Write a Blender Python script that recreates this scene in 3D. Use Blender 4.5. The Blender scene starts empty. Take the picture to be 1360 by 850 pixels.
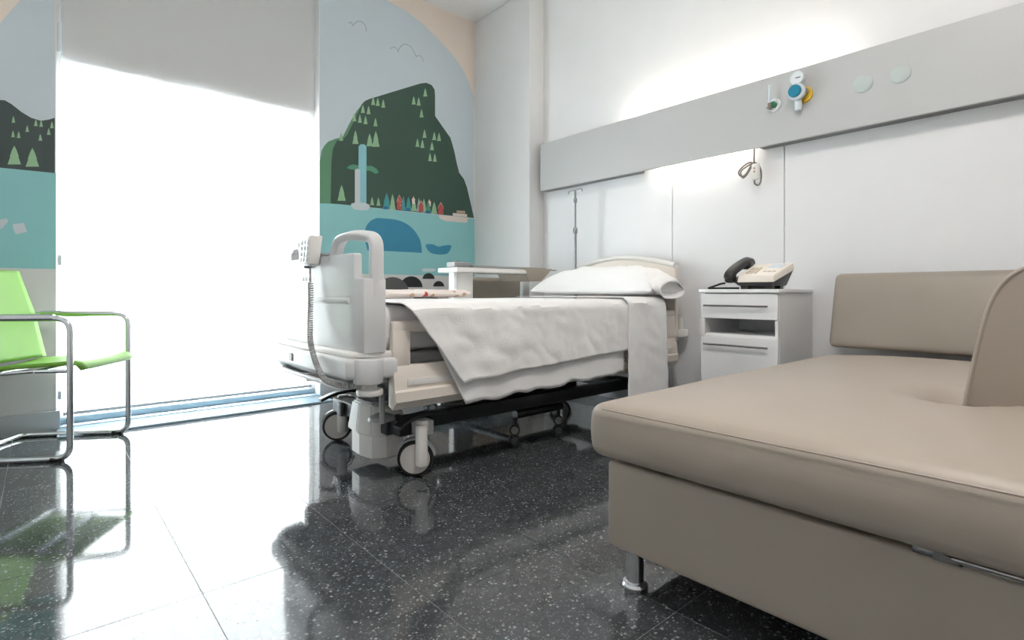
import bpy, bmesh, math, random
from mathutils import Vector, Matrix, noise as mnoise
random.seed(7)
sc = bpy.context.scene
C = sc.collection
# ------------------------------------------------------------------ camera
H = 0.82; F = 717.0; HORIZ = 388.0; TH = math.radians(41.17)
FW = Vector((math.sin(TH), math.cos(TH), 0)); RT = Vector((math.cos(TH), -math.sin(TH), 0))
cam_d = bpy.data.cameras.new('camera'); cam = bpy.data.objects.new('camera', cam_d); C.objects.link(cam)
cam_d.sensor_width = 36; cam_d.lens = 36 * F / 1360; cam_d.shift_y = (HORIZ - 425) / 1360
cam_d.clip_start = 0.02
cam.location = (0, 0, H); cam.rotation_euler = (math.pi / 2, 0, -TH)
sc.camera = cam
# ------------------------------------------------------------------ world, sun, exposure
w = bpy.data.worlds.new('sky'); sc.world = w; w.use_nodes = True
nt = w.node_tree; nt.nodes.clear()
sky = nt.nodes.new('ShaderNodeTexSky'); sky.sky_type = 'NISHITA'; sky.sun_disc = False
sky.sun_elevation = math.radians(36); sky.sun_rotation = math.radians(10); sky.air_density = 1.3; sky.dust_density = 2.5
bgn = nt.nodes.new('ShaderNodeBackground'); bgn.inputs['Strength'].default_value = 0.025
wo = nt.nodes.new('ShaderNodeOutputWorld')
nt.links.new(sky.outputs[0], bgn.inputs[0]); nt.links.new(bgn.outputs[0], wo.inputs[0])
SUN_EL = math.radians(36); SUN_AZ = math.radians(10)
sl = bpy.data.lights.new('sun', 'SUN'); sl.energy = 60.0; sl.angle = math.radians(0.6); sl.color = (1, 1, 1)
so = bpy.data.objects.new('sun', sl); C.objects.link(so); so.location = (1, 9, 7)
sun_to = Vector((-math.sin(SUN_AZ) * math.cos(SUN_EL), -math.cos(SUN_AZ) * math.cos(SUN_EL), -math.sin(SUN_EL)))
so.rotation_euler = sun_to.to_track_quat('-Z', 'Y').to_euler()
sc.view_settings.view_transform = 'Standard'; sc.view_settings.look = 'None'
sc.view_settings.gamma = 1.0; sc.view_settings.use_curve_mapping = False
sc.view_settings.exposure = 0.66
try:
    sc.cycles.use_denoising = True; sc.cycles.max_bounces = 12; sc.cycles.diffuse_bounces = 6
    sc.cycles.transmission_bounces = 6; sc.cycles.transparent_max_bounces = 8
    sc.cycles.sample_clamp_indirect = 8.0
except Exception: pass

# ------------------------------------------------------------------ helpers
def px(x, y):            # direction of a pixel
    return FW + RT * ((x - 680) / F) + Vector((0, 0, (HORIZ - y) / F))
CAM = Vector((0, 0, H))
def onY(x, y, Y): d = px(x, y); return CAM + d * (Y / d.y)
def onX(x, y, X): d = px(x, y); return CAM + d * (X / d.x)
def onZ(x, y, Z): d = px(x, y); return CAM + d * ((Z - H) / d.z)
def lin(c):
    r = []
    for v in c[:3]:
        v /= 255.0
        r.append(v / 12.92 if v <= .04045 else ((v + .055) / 1.055) ** 2.4)
    return (r[0], r[1], r[2], 1)
MATS = {}
def mat(name, rgb, rough=.5, metal=0.0, var=.03, vscale=6.0, bump=0.0, bscale=150.0, spec=.5, coat=0.0, emit=None, estr=0, sheen=0):
    if name in MATS: return MATS[name]
    m = bpy.data.materials.new(name); m.use_nodes = True; n = m.node_tree; b = n.nodes['Principled BSDF']
    base = lin(rgb)
    tc = n.nodes.new('ShaderNodeTexCoord')
    ns = n.nodes.new('ShaderNodeTexNoise'); ns.inputs['Scale'].default_value = vscale; ns.inputs['Detail'].default_value = 4
    n.links.new(tc.outputs['Object'], ns.inputs['Vector'])
    rp = n.nodes.new('ShaderNodeValToRGB')
    rp.color_ramp.elements[0].position = .3; rp.color_ramp.elements[1].position = .7
    rp.color_ramp.elements[0].color = [max(0, v * (1 - var)) for v in base[:3]] + [1]
    rp.color_ramp.elements[1].color = [min(1, v * (1 + var)) for v in base[:3]] + [1]
    n.links.new(ns.outputs[0], rp.inputs[0]); n.links.new(rp.outputs[0], b.inputs['Base Color'])
    b.inputs['Roughness'].default_value = rough; b.inputs['Metallic'].default_value = metal
    b.inputs['Specular IOR Level'].default_value = spec
    if coat: b.inputs['Coat Weight'].default_value = coat; b.inputs['Coat Roughness'].default_value = .08
    if sheen: b.inputs['Sheen Weight'].default_value = sheen
    if bump:
        bn = n.nodes.new('ShaderNodeTexNoise'); bn.inputs['Scale'].default_value = bscale; bn.inputs['Detail'].default_value = 5
        n.links.new(tc.outputs['Object'], bn.inputs['Vector'])
        bp = n.nodes.new('ShaderNodeBump'); bp.inputs['Strength'].default_value = bump; bp.inputs['Distance'].default_value = .004
        n.links.new(bn.outputs[0], bp.inputs['Height']); n.links.new(bp.outputs[0], b.inputs['Normal'])
    if emit:
        b.inputs['Emission Color'].default_value = lin(emit); b.inputs['Emission Strength'].default_value = estr
    MATS[name] = m
    return m

WL = {}
class MB:
    def __init__(s): s.bm = bmesh.new(); s.sm = False
    def _face(s, vs):
        try: return s.bm.faces.new(vs)
        except ValueError: return None
    def box(s, a, b, bev=0.0, seg=2):
        a = Vector(a); b = Vector(b)
        vs = [s.bm.verts.new((x, y, z)) for x in (a.x, b.x) for y in (a.y, b.y) for z in (a.z, b.z)]
        fs = [s._face([vs[i] for i in q]) for q in ((0,1,3,2),(4,6,7,5),(0,4,5,1),(2,3,7,6),(0,2,6,4),(1,5,7,3))]
        if bev > 0:
            es = set(e for f in fs if f for e in f.edges)
            bmesh.ops.bevel(s.bm, geom=list(es), offset=bev, segments=seg, affect='EDGES', profile=.5)
        return s
    def hexa(s, pts, bev=0.0, seg=2):    # 8 points: bottom four then top four, same winding
        vs = [s.bm.verts.new(p) for p in pts]
        fs = [s._face([vs[i] for i in q]) for q in ((3,2,1,0),(4,5,6,7),(0,1,5,4),(1,2,6,5),(2,3,7,6),(3,0,4,7))]
        if bev > 0:
            es = set(e for f in fs if f for e in f.edges)
            bmesh.ops.bevel(s.bm, geom=list(es), offset=bev, segments=seg, affect='EDGES', profile=.5)
        return s
    def prism(s, loop, off, bev=0.0, seg=2):     # loop of points extruded by vector off
        off = Vector(off); n = len(loop)
        a = [s.bm.verts.new(Vector(p)) for p in loop]; b = [s.bm.verts.new(Vector(p) + off) for p in loop]
        f0 = s._face(a[::-1]); f1 = s._face(b)
        for i in range(n): s._face([a[i], a[(i + 1) % n], b[(i + 1) % n], b[i]])
        if bev > 0:
            es = set(list(f0.edges) + list(f1.edges))
            bmesh.ops.bevel(s.bm, geom=list(es), offset=bev, segments=seg, affect='EDGES', profile=.5)
        return s
    def ring(s, outer, inner, off, bev=0.0, seg=2):
        off = Vector(off); n = len(outer)
        oa = [s.bm.verts.new(Vector(p)) for p in outer]; ia = [s.bm.verts.new(Vector(p)) for p in inner]
        ob = [s.bm.verts.new(Vector(p) + off) for p in outer]; ib = [s.bm.verts.new(Vector(p) + off) for p in inner]
        for i in range(n):
            j = (i + 1) % n
            s._face([oa[i], oa[j], ia[j], ia[i]]); s._face([ob[j], ob[i], ib[i], ib[j]])
            s._face([oa[j], oa[i], ob[i], ob[j]]); s._face([ia[i], ia[j], ib[j], ib[i]])
        if bev > 0:
            es = []
            for L in (oa, ob, ia, ib):
                for i in range(n):
                    e = s.bm.edges.get((L[i], L[(i + 1) % n]))
                    if e: es.append(e)
            bmesh.ops.bevel(s.bm, geom=es, offset=bev, segments=seg, affect='EDGES', profile=.5)
        return s
    def sweep(s, path, sect, closed=False, up=None):   # sect: list of (u,v) in frame
        path = [Vector(p) for p in path]; n = len(path); rings = []
        prev = None
        for i, p in enumerate(path):
            if closed: t = path[(i + 1) % n] - path[i - 1]
            else: t = path[min(i + 1, n - 1)] - path[max(i - 1, 0)]
            t.normalize()
            if prev is None:
                r = Vector(up) if up else (Vector((0, 0, 1)) if abs(t.z) < .9 else Vector((1, 0, 0)))
                u = (r - t * r.dot(t)).normalized()
            else:
                u = (prev - t * prev.dot(t)).normalized()
            prev = u; v = t.cross(u)
            rings.append([s.bm.verts.new(p + u * a + v * b) for a, b in sect])
        m = len(sect)
        for i in range(n if closed else n - 1):
            A = rings[i]; B = rings[(i + 1) % n]
            for k in range(m): s._face([A[k], A[(k + 1) % m], B[(k + 1) % m], B[k]])
        if not closed: s._face(rings[0][::-1]); s._face(rings[-1])
        return s
    def tube(s, path, r, n=10, closed=False):
        return s.sweep(path, [(r * math.cos(2 * math.pi * k / n), r * math.sin(2 * math.pi * k / n)) for k in range(n)], closed)
    def lathe(s, o, prof, axis=(0, 0, 1), n=24):       # prof: list of (r, h)
        o = Vector(o); ax = Vector(axis).normalized()
        r0 = Vector((0, 0, 1)) if abs(ax.z) < .9 else Vector((1, 0, 0))
        u = (r0 - ax * r0.dot(ax)).normalized(); v = ax.cross(u); rings = []
        for r, h in prof:
            if r < 1e-6: rings.append([s.bm.verts.new(o + ax * h)])
            else: rings.append([s.bm.verts.new(o + ax * h + (u * math.cos(2 * math.pi * k / n) + v * math.sin(2 * math.pi * k / n)) * r) for k in range(n)])
        for A, B in zip(rings, rings[1:]):
            for k in range(n):
                a0 = A[k % len(A)]; a1 = A[(k + 1) % len(A)]; b0 = B[k % len(B)]; b1 = B[(k + 1) % len(B)]
                vs = []
                for q in (a0, a1, b1, b0):
                    if q not in vs: vs.append(q)
                if len(vs) > 2: s._face(vs)
        if len(rings[0]) > 1: s._face(rings[0][::-1])
        if len(rings[-1]) > 1: s._face(rings[-1])
        return s
    def cyl(s, a, b, r, n=20, bev=0.0):
        a = Vector(a); b = Vector(b); L = (b - a).length
        pr = [(r, 0), (r, L)] if bev <= 0 else [(r - bev, 0), (r - bev * .3, bev * .3), (r, bev), (r, L - bev), (r - bev * .3, L - bev * .3), (r - bev, L)]
        return s.lathe(a, pr, b - a, n)
    def grid(s, fn, nu, nv, thick=0.0):
        V = [[s.bm.verts.new(fn(i / nu, j / nv)) for j in range(nv + 1)] for i in range(nu + 1)]
        for i in range(nu):
            for j in range(nv): s._face([V[i][j], V[i + 1][j], V[i + 1][j + 1], V[i][j + 1]])
        return s
    def rbox(s, a, b, r, warp=None, n=8, fine=3):
        a = Vector(a); b = Vector(b); c = (a + b) / 2; h = (b - a) / 2
        r = min(r, h.x * .999, h.y * .999, h.z * .999)
        def nodes(hh):
            k = [-hh + r * (1 - math.cos(math.pi / 2 * i / fine)) for i in range(fine)]
            if hh - r > 1e-4: mid = [-(hh - r) + 2 * (hh - r) * i / n for i in range(n + 1)]
            else: mid = [0]
            return k + mid + [-q for q in k[::-1]]
        bm2 = bmesh.new(); N = [nodes(h.x), nodes(h.y), nodes(h.z)]
        def rnd(p):
            q = Vector([max(-(h[i] - r), min(h[i] - r, p[i])) for i in range(3)]); d = p - q
            if d.length > 1e-9: p = q + d.normalized() * r
            return p
        for ax in range(3):
            i1, i2 = (ax + 1) % 3, (ax + 2) % 3
            for sg in (-1, 1):
                G = []
                for u in N[i1]:
                    row = []
                    for v in N[i2]:
                        p = Vector((0, 0, 0)); p[ax] = sg * h[ax]; p[i1] = u; p[i2] = v
                        p = rnd(p); q = Vector((p.x / h.x, p.y / h.y, p.z / h.z)); P = c + p
                        if warp: P = warp(P, q)
                        row.append(bm2.verts.new(P))
                    G.append(row)
                for i in range(len(G) - 1):
                    for j in range(len(G[0]) - 1):
                        f = [G[i][j], G[i + 1][j], G[i + 1][j + 1], G[i][j + 1]]
                        bm2.faces.new(f if sg > 0 else f[::-1])
        bmesh.ops.remove_doubles(bm2, verts=bm2.verts, dist=1e-5)
        me = bpy.data.meshes.new('t'); bm2.to_mesh(me); bm2.free(); s.bm.from_mesh(me); bpy.data.meshes.remove(me)
        s.sm = True
        return s
    def build(s, name, m, parent=None, smooth=None, origin=None, fixn=True):
        bm = s.bm
        if fixn: bmesh.ops.recalc_face_normals(bm, faces=bm.faces)
        if parent is not None: o0 = WL[parent]
        elif origin is not None: o0 = Vector(origin)
        else:
            xs = [v.co for v in bm.verts]
            o0 = Vector(((min(v.x for v in xs) + max(v.x for v in xs)) / 2, (min(v.y for v in xs) + max(v.y for v in xs)) / 2, min(v.z for v in xs)))
        bmesh.ops.translate(bm, verts=bm.verts, vec=-o0)
        me = bpy.data.meshes.new(name); bm.to_mesh(me); bm.free()
        o = bpy.data.objects.new(name, me); C.objects.link(o)
        if isinstance(m, str): m = MATS[m]
        me.materials.append(m)
        if smooth is None: smooth = True
        if smooth:
            for p in me.polygons: p.use_smooth = True
            try: me.set_sharp_from_angle(angle=math.radians(38))
            except Exception: pass
        if parent is not None: o.parent = parent; WL[o] = o0.copy()
        else: o.location = o0; WL[o] = o0.copy()
        return o
def thing(name, label, cat, loc, group=None):
    o = bpy.data.objects.new(name, None); C.objects.link(o); o.location = loc; o.empty_display_size = .1
    o['label'] = label; o['category'] = cat
    if group: o['group'] = group
    WL[o] = Vector(loc); return o
def tag(o, label, cat, group=None):
    o['label'] = label; o['category'] = cat
    if group: o['group'] = group
    return o
def struct(o, label=None, cat=None):
    o['kind'] = 'structure'
    if label: o['label'] = label
    if cat: o['category'] = cat
    return o
def fillet(pts, r, n=6):
    pts = [Vector(p) for p in pts]; out = [pts[0]]
    for i in range(1, len(pts) - 1):
        a, b, c = pts[i - 1], pts[i], pts[i + 1]
        d1 = (a - b); d2 = (c - b); l = min(r, d1.length * .49, d2.length * .49)
        p1 = b + d1.normalized() * l; p2 = b + d2.normalized() * l
        for k in range(n + 1):
            t = k / n; out.append(p1 * (1 - t) ** 2 + b * 2 * t * (1 - t) + p2 * t * t)
    out.append(pts[-1]); return out
def smoothpath(pts, n=8, closed=False):     # Catmull-Rom
    P = [Vector(p) for p in pts]; out = []; m = len(P)
    for i in range(m if closed else m - 1):
        if closed: a, b, c, d = P[i - 1], P[i], P[(i + 1) % m], P[(i + 2) % m]
        else: a, b, c, d = P[max(i - 1, 0)], P[i], P[i + 1], P[min(i + 2, m - 1)]
        for k in range(n):
            t = k / n
            out.append(.5 * ((2 * b) + (c - a) * t + (2 * a - 5 * b + 4 * c - d) * t * t + (3 * b - a - 3 * c + d) * t ** 3))
    if not closed: out.append(P[-1])
    return out
def rrect(u0, v0, u1, v1, r, n=4):
    out = []
    for cu, cv, a0 in ((u1 - r, v1 - r, 0), (u0 + r, v1 - r, 90), (u0 + r, v0 + r, 180), (u1 - r, v0 + r, 270)):
        for k in range(n + 1):
            a = math.radians(a0 + 90 * k / n); out.append((cu + r * math.cos(a), cv + r * math.sin(a)))
    return out
def nz(x, y, z=0.0): return mnoise.noise(Vector((x, y, z)))

# ------------------------------------------------------------------ materials
mat('wall_paint', (234, 234, 234), .55, bump=.02, bscale=300, var=.01)
mat('cream_paint', (236, 226, 216), .55, bump=.02, bscale=300, var=.01)
mat('pillar_paint', (226, 226, 226), .55, bump=.02, bscale=300, var=.01)
mat('ceiling_paint', (238, 238, 238), .7, var=.01)
mat('laminate', (230, 231, 233), .34, var=.008, spec=.5)
mat('beam_metal', (190, 191, 191), .38, var=.012, vscale=2)
mat('grey_skirting', (176, 180, 184), .4)
mat('alu', (160, 182, 196), .32, .25, var=.04, bump=.03, bscale=60)
mat('bar_grey', (150, 152, 154), .4)
mat('alu_white', (235, 238, 240), .3)
mat('mortar', (150, 154, 156), .35)
mat('bed_white', (226, 224, 221), .32, var=.012)
mat('bed_shell', (211, 212, 213), .3, var=.012)
mat('bed_cream', (228, 220, 211), .35, var=.012)
mat('bed_grey', (150, 152, 153), .4)
mat('dark_metal', (52, 55, 58), .4, .3)
mat('rubber', (22, 23, 25), .55)
mat('wheel_grey', (196, 192, 188), .45)
mat('chrome', (222, 225, 228), .2, 1.0, var=.01)
mat('steel', (150, 150, 150), .25, 1.0, var=.03)
mat('linen', (243, 243, 243), .85, var=.012, bump=.12, bscale=420, sheen=.2)
mat('pillow_linen', (243, 243, 243), .85, var=.01, bump=.1, bscale=420, sheen=.2)
mat('blanket_linen', (243, 242, 242), .9, var=.015, bump=.3, bscale=160, sheen=.25)
mat('leather', (163, 153, 142), .42, var=.02, vscale=3, bump=.12, bscale=520, spec=.4)
mat('leather_dark', (148, 139, 129), .45, var=.02, bump=.1, bscale=520)
mat('green_shell', (114, 164, 62), .5, spec=.35, var=.02)
mat('green_edge', (170, 196, 110), .4)
mat('cabinet_white', (232, 233, 234), .3, var=.008)
mat('cabinet_inner', (196, 194, 190), .5)
mat('phone_dark', (38, 38, 40), .35)
mat('phone_light', (234, 226, 216), .4)
mat('phone_key', (205, 190, 172), .45)
mat('cord_grey', (128, 120, 112), .5)
mat('coil_grey', (178, 178, 178), .45)
mat('clear_plastic', (214, 222, 228), .2)
mat('teal_knob', (30, 128, 158), .35)
mat('yellow_knob', (226, 186, 60), .4)
mat('green_knob', (40, 128, 84), .4)
mat('cover_disc', (186, 197, 194), .45)
mat('gauge_face', (226, 232, 236), .3)
mat('underside_shade', (120, 122, 122), .5)  # darker than the beam: shade of its lower gap put into the colour
mat('taupe_fabric', (160, 150, 138), .7, bump=.1)
mat('paving', (70, 72, 73), .8)

# blind cloth: lets daylight through
def blind_mat():
    m = bpy.data.materials.new('blind_cloth'); m.use_nodes = True; n = m.node_tree; n.nodes.clear()
    o = n.nodes.new('ShaderNodeOutputMaterial'); mx = n.nodes.new('ShaderNodeMixShader'); mx.inputs[0].default_value = .32
    d = n.nodes.new('ShaderNodeBsdfDiffuse'); d.inputs[0].default_value = (.93, .925, .915, 1)
    t = n.nodes.new('ShaderNodeBsdfTranslucent'); t.inputs[0].default_value = (.83, .87, .90, 1)
    tc = n.nodes.new('ShaderNodeTexCoord'); wv = n.nodes.new('ShaderNodeTexNoise'); wv.inputs['Scale'].default_value = 300
    bp = n.nodes.new('ShaderNodeBump'); bp.inputs['Strength'].default_value = .05
    n.links.new(tc.outputs['Object'], wv.inputs['Vector']); n.links.new(wv.outputs[0], bp.inputs['Height']); n.links.new(bp.outputs[0], d.inputs['Normal'])
    n.links.new(d.outputs[0], mx.inputs[1]); n.links.new(t.outputs[0], mx.inputs[2]); n.links.new(mx.outputs[0], o.inputs[0])
    MATS['blind_cloth'] = m
blind_mat()
def pane_mat():
    m = bpy.data.materials.new('window_glass'); m.use_nodes = True; n = m.node_tree; n.nodes.clear()
    o = n.nodes.new('ShaderNodeOutputMaterial'); mx = n.nodes.new('ShaderNodeMixShader')
    fr = n.nodes.new('ShaderNodeFresnel'); fr.inputs[0].default_value = 1.45
    g = n.nodes.new('ShaderNodeBsdfGlossy'); g.inputs['Roughness'].default_value = .01
    t = n.nodes.new('ShaderNodeBsdfTransparent'); t.inputs[0].default_value = (.97, .985, .98, 1)
    n.links.new(fr.outputs[0], mx.inputs[0]); n.links.new(t.outputs[0], mx.inputs[1]); n.links.new(g.outputs[0], mx.inputs[2]); n.links.new(mx.outputs[0], o.inputs[0])
    MATS['window_glass'] = m
pane_mat()
def terrazzo():
    m = bpy.data.materials.new('terrazzo'); m.use_nodes = True; n = m.node_tree; b = n.nodes['Principled BSDF']
    g = n.nodes.new('ShaderNodeNewGeometry')
    def chips(scale, lo, thr, seed):
        mp = n.nodes.new('ShaderNodeVectorMath'); mp.operation = 'ADD'; mp.inputs[1].default_value = (seed, seed * .7, 0)
        n.links.new(g.outputs['Position'], mp.inputs[0])
        v = n.nodes.new('ShaderNodeTexVoronoi'); v.feature = 'F1'; v.inputs['Scale'].default_value = scale
        n.links.new(mp.outputs[0], v.inputs['Vector'])
        sp = n.nodes.new('ShaderNodeSeparateColor'); n.links.new(v.outputs['Color'], sp.inputs[0])
        a = n.nodes.new('ShaderNodeMath'); a.operation = 'GREATER_THAN'; a.inputs[1].default_value = lo; n.links.new(sp.outputs[0], a.inputs[0])
        d = n.nodes.new('ShaderNodeMath'); d.operation = 'LESS_THAN'; n.links.new(v.outputs['Distance'], d.inputs[0])
        th = n.nodes.new('ShaderNodeMath'); th.operation = 'MULTIPLY'; th.inputs[1].default_value = thr; n.links.new(sp.outputs[1], th.inputs[0]); n.links.new(th.outputs[0], d.inputs[1])
        mu = n.nodes.new('ShaderNodeMath'); mu.operation = 'MULTIPLY'; n.links.new(a.outputs[0], mu.inputs[0]); n.links.new(d.outputs[0], mu.inputs[1])
        return mu, sp
    c1, s1 = chips(120, .80, .60, 0.0); c2, s2 = chips(200, .66, .7, 3.1); c3, s3 = chips(45, .55, .8, 7.7)
    nz_ = n.nodes.new('ShaderNodeTexNoise'); nz_.inputs['Scale'].default_value = 26; nz_.inputs['Detail'].default_value = 6
    n.links.new(g.outputs['Position'], nz_.inputs['Vector'])
    oi = n.nodes.new('ShaderNodeObjectInfo')
    rp = n.nodes.new('ShaderNodeValToRGB'); rp.color_ramp.elements[0].color = lin((44, 48, 51)); rp.color_ramp.elements[1].color = lin((70, 74, 77))
    ad = n.nodes.new('ShaderNodeMath'); ad.operation = 'MULTIPLY_ADD'; ad.inputs[1].default_value = .25
    n.links.new(oi.outputs['Random'], ad.inputs[0]); 
    n.links.new(nz_.outputs[0], ad.inputs[2]); n.links.new(ad.outputs[0], rp.inputs[0])
    prev = rp.outputs[0]
    for c, col in ((c3, (66, 71, 74)), (c2, (98, 102, 104)), (c1, (136, 139, 140))):
        mx = n.nodes.new('ShaderNodeMix'); mx.data_type = 'RGBA'; mx.inputs[7].default_value = lin(col)
        n.links.new(c.outputs[0], mx.inputs[0]); n.links.new(prev, mx.inputs[6]); prev = mx.outputs[2]
    n.links.new(prev, b.inputs['Base Color'])
    b.inputs['Roughness'].default_value = .11; b.inputs['Specular IOR Level'].default_value = .85
    rn = n.nodes.new('ShaderNodeTexNoise'); rn.inputs['Scale'].default_value = 3.0; n.links.new(g.outputs['Position'], rn.inputs['Vector'])
    mr = n.nodes.new('ShaderNodeMapRange'); mr.inputs[3].default_value = .045; mr.inputs[4].default_value = .085
    n.links.new(rn.outputs[0], mr.inputs[0]); n.links.new(mr.outputs[0], b.inputs['Roughness'])
    MATS['terrazzo'] = m
terrazzo()
def floral():
    m = bpy.data.materials.new('floral_cloth'); m.use_nodes = True; n = m.node_tree; b = n.nodes['Principled BSDF']
    tc = n.nodes.new('ShaderNodeTexCoord'); v = n.nodes.new('ShaderNodeTexVoronoi'); v.inputs['Scale'].default_value = 17
    n.links.new(tc.outputs['Object'], v.inputs['Vector'])
    lt = n.nodes.new('ShaderNodeMath'); lt.operation = 'LESS_THAN'; lt.inputs[1].default_value = .3; n.links.new(v.outputs['Distance'], lt.inputs[0])
    sp = n.nodes.new('ShaderNodeSeparateColor'); n.links.new(v.outputs['Color'], sp.inputs[0])
    rp = n.nodes.new('ShaderNodeValToRGB'); rp.color_ramp.interpolation = 'CONSTANT'
    e = rp.color_ramp.elements; e[0].color = lin((190, 160, 130)); e[1].position = .3; e[1].color = lin((190, 70, 66))
    x = e.new(.55); x.color = lin((120, 112, 108)); x = e.new(.8); x.color = lin((206, 178, 150))
    n.links.new(sp.outputs[0], rp.inputs[0])
    mx = n.nodes.new('ShaderNodeMix'); mx.data_type = 'RGBA'; mx.inputs[6].default_value = lin((240, 230, 224))
    n.links.new(lt.outputs[0], mx.inputs[0]); n.links.new(rp.outputs[0], mx.inputs[7]); n.links.new(mx.outputs[2], b.inputs['Base Color'])
    b.inputs['Roughness'].default_value = .85; MATS['floral_cloth'] = m
floral()

# ------------------------------------------------------------------ room
W = 4.18; XR = 3.347; XL = -1.3; YB = -2.6; ZC = 3.435
PX = 3.174; PY = 3.40          # pillar corner
WX0 = 0.072; WX1 = 1.648; WZ1 = 3.22; WT = .13
TS = .447; TX0 = .333; TY0 = 1.213
b = MB(); b.box((XL - .1, YB - .1, -.1), (XR + .1, W + .3, -.0014)); floor = struct(b.build('floor', 'mortar', smooth=False), 'dark speckled terrazzo tile floor with thin pale joints', 'floor')
tile0 = None
kx0 = int(math.floor((XL - TX0) / TS)); ky0 = int(math.floor((YB - TY0) / TS))
for i in range(kx0, 12):
    for j in range(ky0, 12):
        x0 = TX0 + i * TS; y0 = TY0 + j * TS; x1 = x0 + TS; y1 = y0 + TS
        if x1 <= XL + .02 or x0 >= XR - .02 or y1 <= YB + .02 or y0 >= W - .02: continue
        cx0, cx1, cy0, cy1 = max(x0, XL), min(x1, XR), max(y0, YB), min(y1, W)
        full = (cx0 == x0 and cx1 == x1 and cy0 == y0 and cy1 == y1)
        if full and tile0 is not None:
            o = tile0.copy(); C.objects.link(o); o.parent = floor; o.location = Vector((x0, y0, 0)) - Vector(floor.location)
            continue
        t = MB(); g_ = .0009
        t.box((cx0 + g_, cy0 + g_, -.02), (cx1 - g_, cy1 - g_, 0), bev=.0004, seg=1)
        o = t.build('tile', 'terrazzo', smooth=False, origin=(x0, y0, 0)); o.parent = floor; o.location = Vector((x0, y0, 0)) - Vector(floor.location)
        if full: tile0 = o

b = MB()
b.box((XL - .1, W, -.012), (WX0, W + WT, ZC)); b.box((WX1, W, -.012), (XR + .1, W + WT, ZC)); b.box((WX0, W, WZ1), (WX1, W + WT, ZC))
wall_back = struct(b.build('wall_back', 'wall_paint', smooth=False), 'white wall around the tall window behind the bed', 'wall')
b = MB(); b.box((XR, YB - .1, -.012), (XR + .1, W, ZC)); wall_right = struct(b.build('wall_right', 'wall_paint', smooth=False), 'white wall behind the head of the bed', 'wall')
b = MB(); b.box((XL - .1, YB - .1, -.012), (XL, W, ZC)); struct(b.build('wall_left', 'wall_paint', smooth=False), 'plain white wall opposite the bed head', 'wall')
b = MB(); b.box((XL, YB - .1, -.012), (XR, YB, ZC)); struct(b.build('wall_front', 'wall_paint', smooth=False), 'plain white wall facing the window', 'wall')
b = MB(); b.box((XL - .1, YB - .1, ZC), (XR + .1, W + WT, ZC + .1)); struct(b.build('ceiling', 'ceiling_paint', smooth=False), 'plain white ceiling', 'ceiling')
b = MB(); b.box((PX, PY, 0), (XR, W, ZC), bev=.003, seg=1); struct(b.build('wall_pillar', 'pillar_paint', smooth=False), 'pale grey boxed-out pillar in the corner by the mural', 'wall')
# laminate panels below the beam
BX = 3.24; BZ0, BZ1 = 1.688, 2.09; BY1 = 3.337
ys = [PY - .02, onX(893, 388, 3.336).y, onX(1042, 388, 3.336).y, .05, -1.2, YB + .02]
for a, c in zip(ys, ys[1:]):
    t = MB(); t.box((3.335, c + .003, .10), (XR, a - .003, BZ0 + .06), bev=.0015, seg=1); t.build('panel', 'laminate', wall_right, smooth=False)
b = MB(); b.box((3.338, YB + .02, .0), (XR, PY - .01, .095), bev=.002); struct(b.build('baseboard_right', 'grey_skirting'), 'grey skirting board under the white wall panels', 'skirting')
b = MB(); b.box((XL, W - .018, 0), (WX0 + .018, W, .12), bev=.003); b.box((WX0, W, 0), (WX0 + .018, W + .05, .12), bev=.003)
struct(b.build('baseboard_back', 'grey_skirting'), 'grey skirting board behind the green chair', 'skirting')
b = MB(); b.box((WX1, W - .018, 0), (PX, W, .12), bev=.003); struct(b.build('baseboard_mural', 'grey_skirting'), 'grey skirting board under the mural behind the bed', 'skirting')

# window: frame, pane, threshold
b = MB(); FY0, FY1 = W + .098, W + .128
b.box((WX0, FY0, .0), (WX1, FY1, .062), bev=.004); b.box((WX0, FY0, WZ1 - .06), (WX1, FY1, WZ1), bev=.004)
b.box((WX0, FY0, .062), (WX0 + .045, FY1, WZ1 - .06), bev=.004); b.box((WX1 - .045, FY0, .062), (WX1, FY1, WZ1 - .06), bev=.004)
b.box((WX0 + .045, W + .088, 2.228), (WX1 - .045, FY1, 2.29), bev=.002)  # unseen crossbar added as baffle against light creeping up behind the blind
win = struct(b.build('window_1', 'alu_white'), 'tall window with pale frame behind the white blind', 'window')
t = MB(); t.box((WX0 + .045, W + .11, .062), (WX1 - .045, W + .116, 2.228)); t.build('pane', 'window_glass', win, smooth=False)
t = MB(); t.box((WX0 + .045, W + .11, 2.29), (WX1 - .045, W + .116, WZ1 - .06)); t.build('pane', 'window_glass', win, smooth=False)
t = MB(); t.box((WX0, W - .0, 0), (WX1, FY0, .018), bev=.003); t.box((WX0, W + .092, .0181), (WX1, FY0 + .001, .055), bev=.004); t.build('sill', 'alu', win)
# floor grille in front of the window
GY0 = 3.935
gr = thing('floor_grille', 'long silvery floor grille along the foot of the window', 'grille', ((WX0 + WX1) / 2, (GY0 + W) / 2, 0))
t = MB()
t.box((WX0, GY0, 0), (WX1 + .01, GY0 + .012, .012), bev=.003); t.box((WX0, W - .012, 0), (WX1 + .01, W - .0005, .012), bev=.003)
t.box((WX0, GY0, 0), (WX0 + .012, W, .012), bev=.003); t.box((WX1 - .002, GY0, 0), (WX1 + .01, W, .012), bev=.003); t.build('grille_frame', 'alu', gr)
ns_ = 9
for k in range(ns_):
    y = GY0 + .02 + k * (W - .02 - GY0 - .02) / (ns_ - 1) - .009
    t = MB(); t.box((WX0 + .012, y, .001), (WX1 - .002, y + .018, .010), bev=.002); t.build('slat', 'alu', gr)
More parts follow.
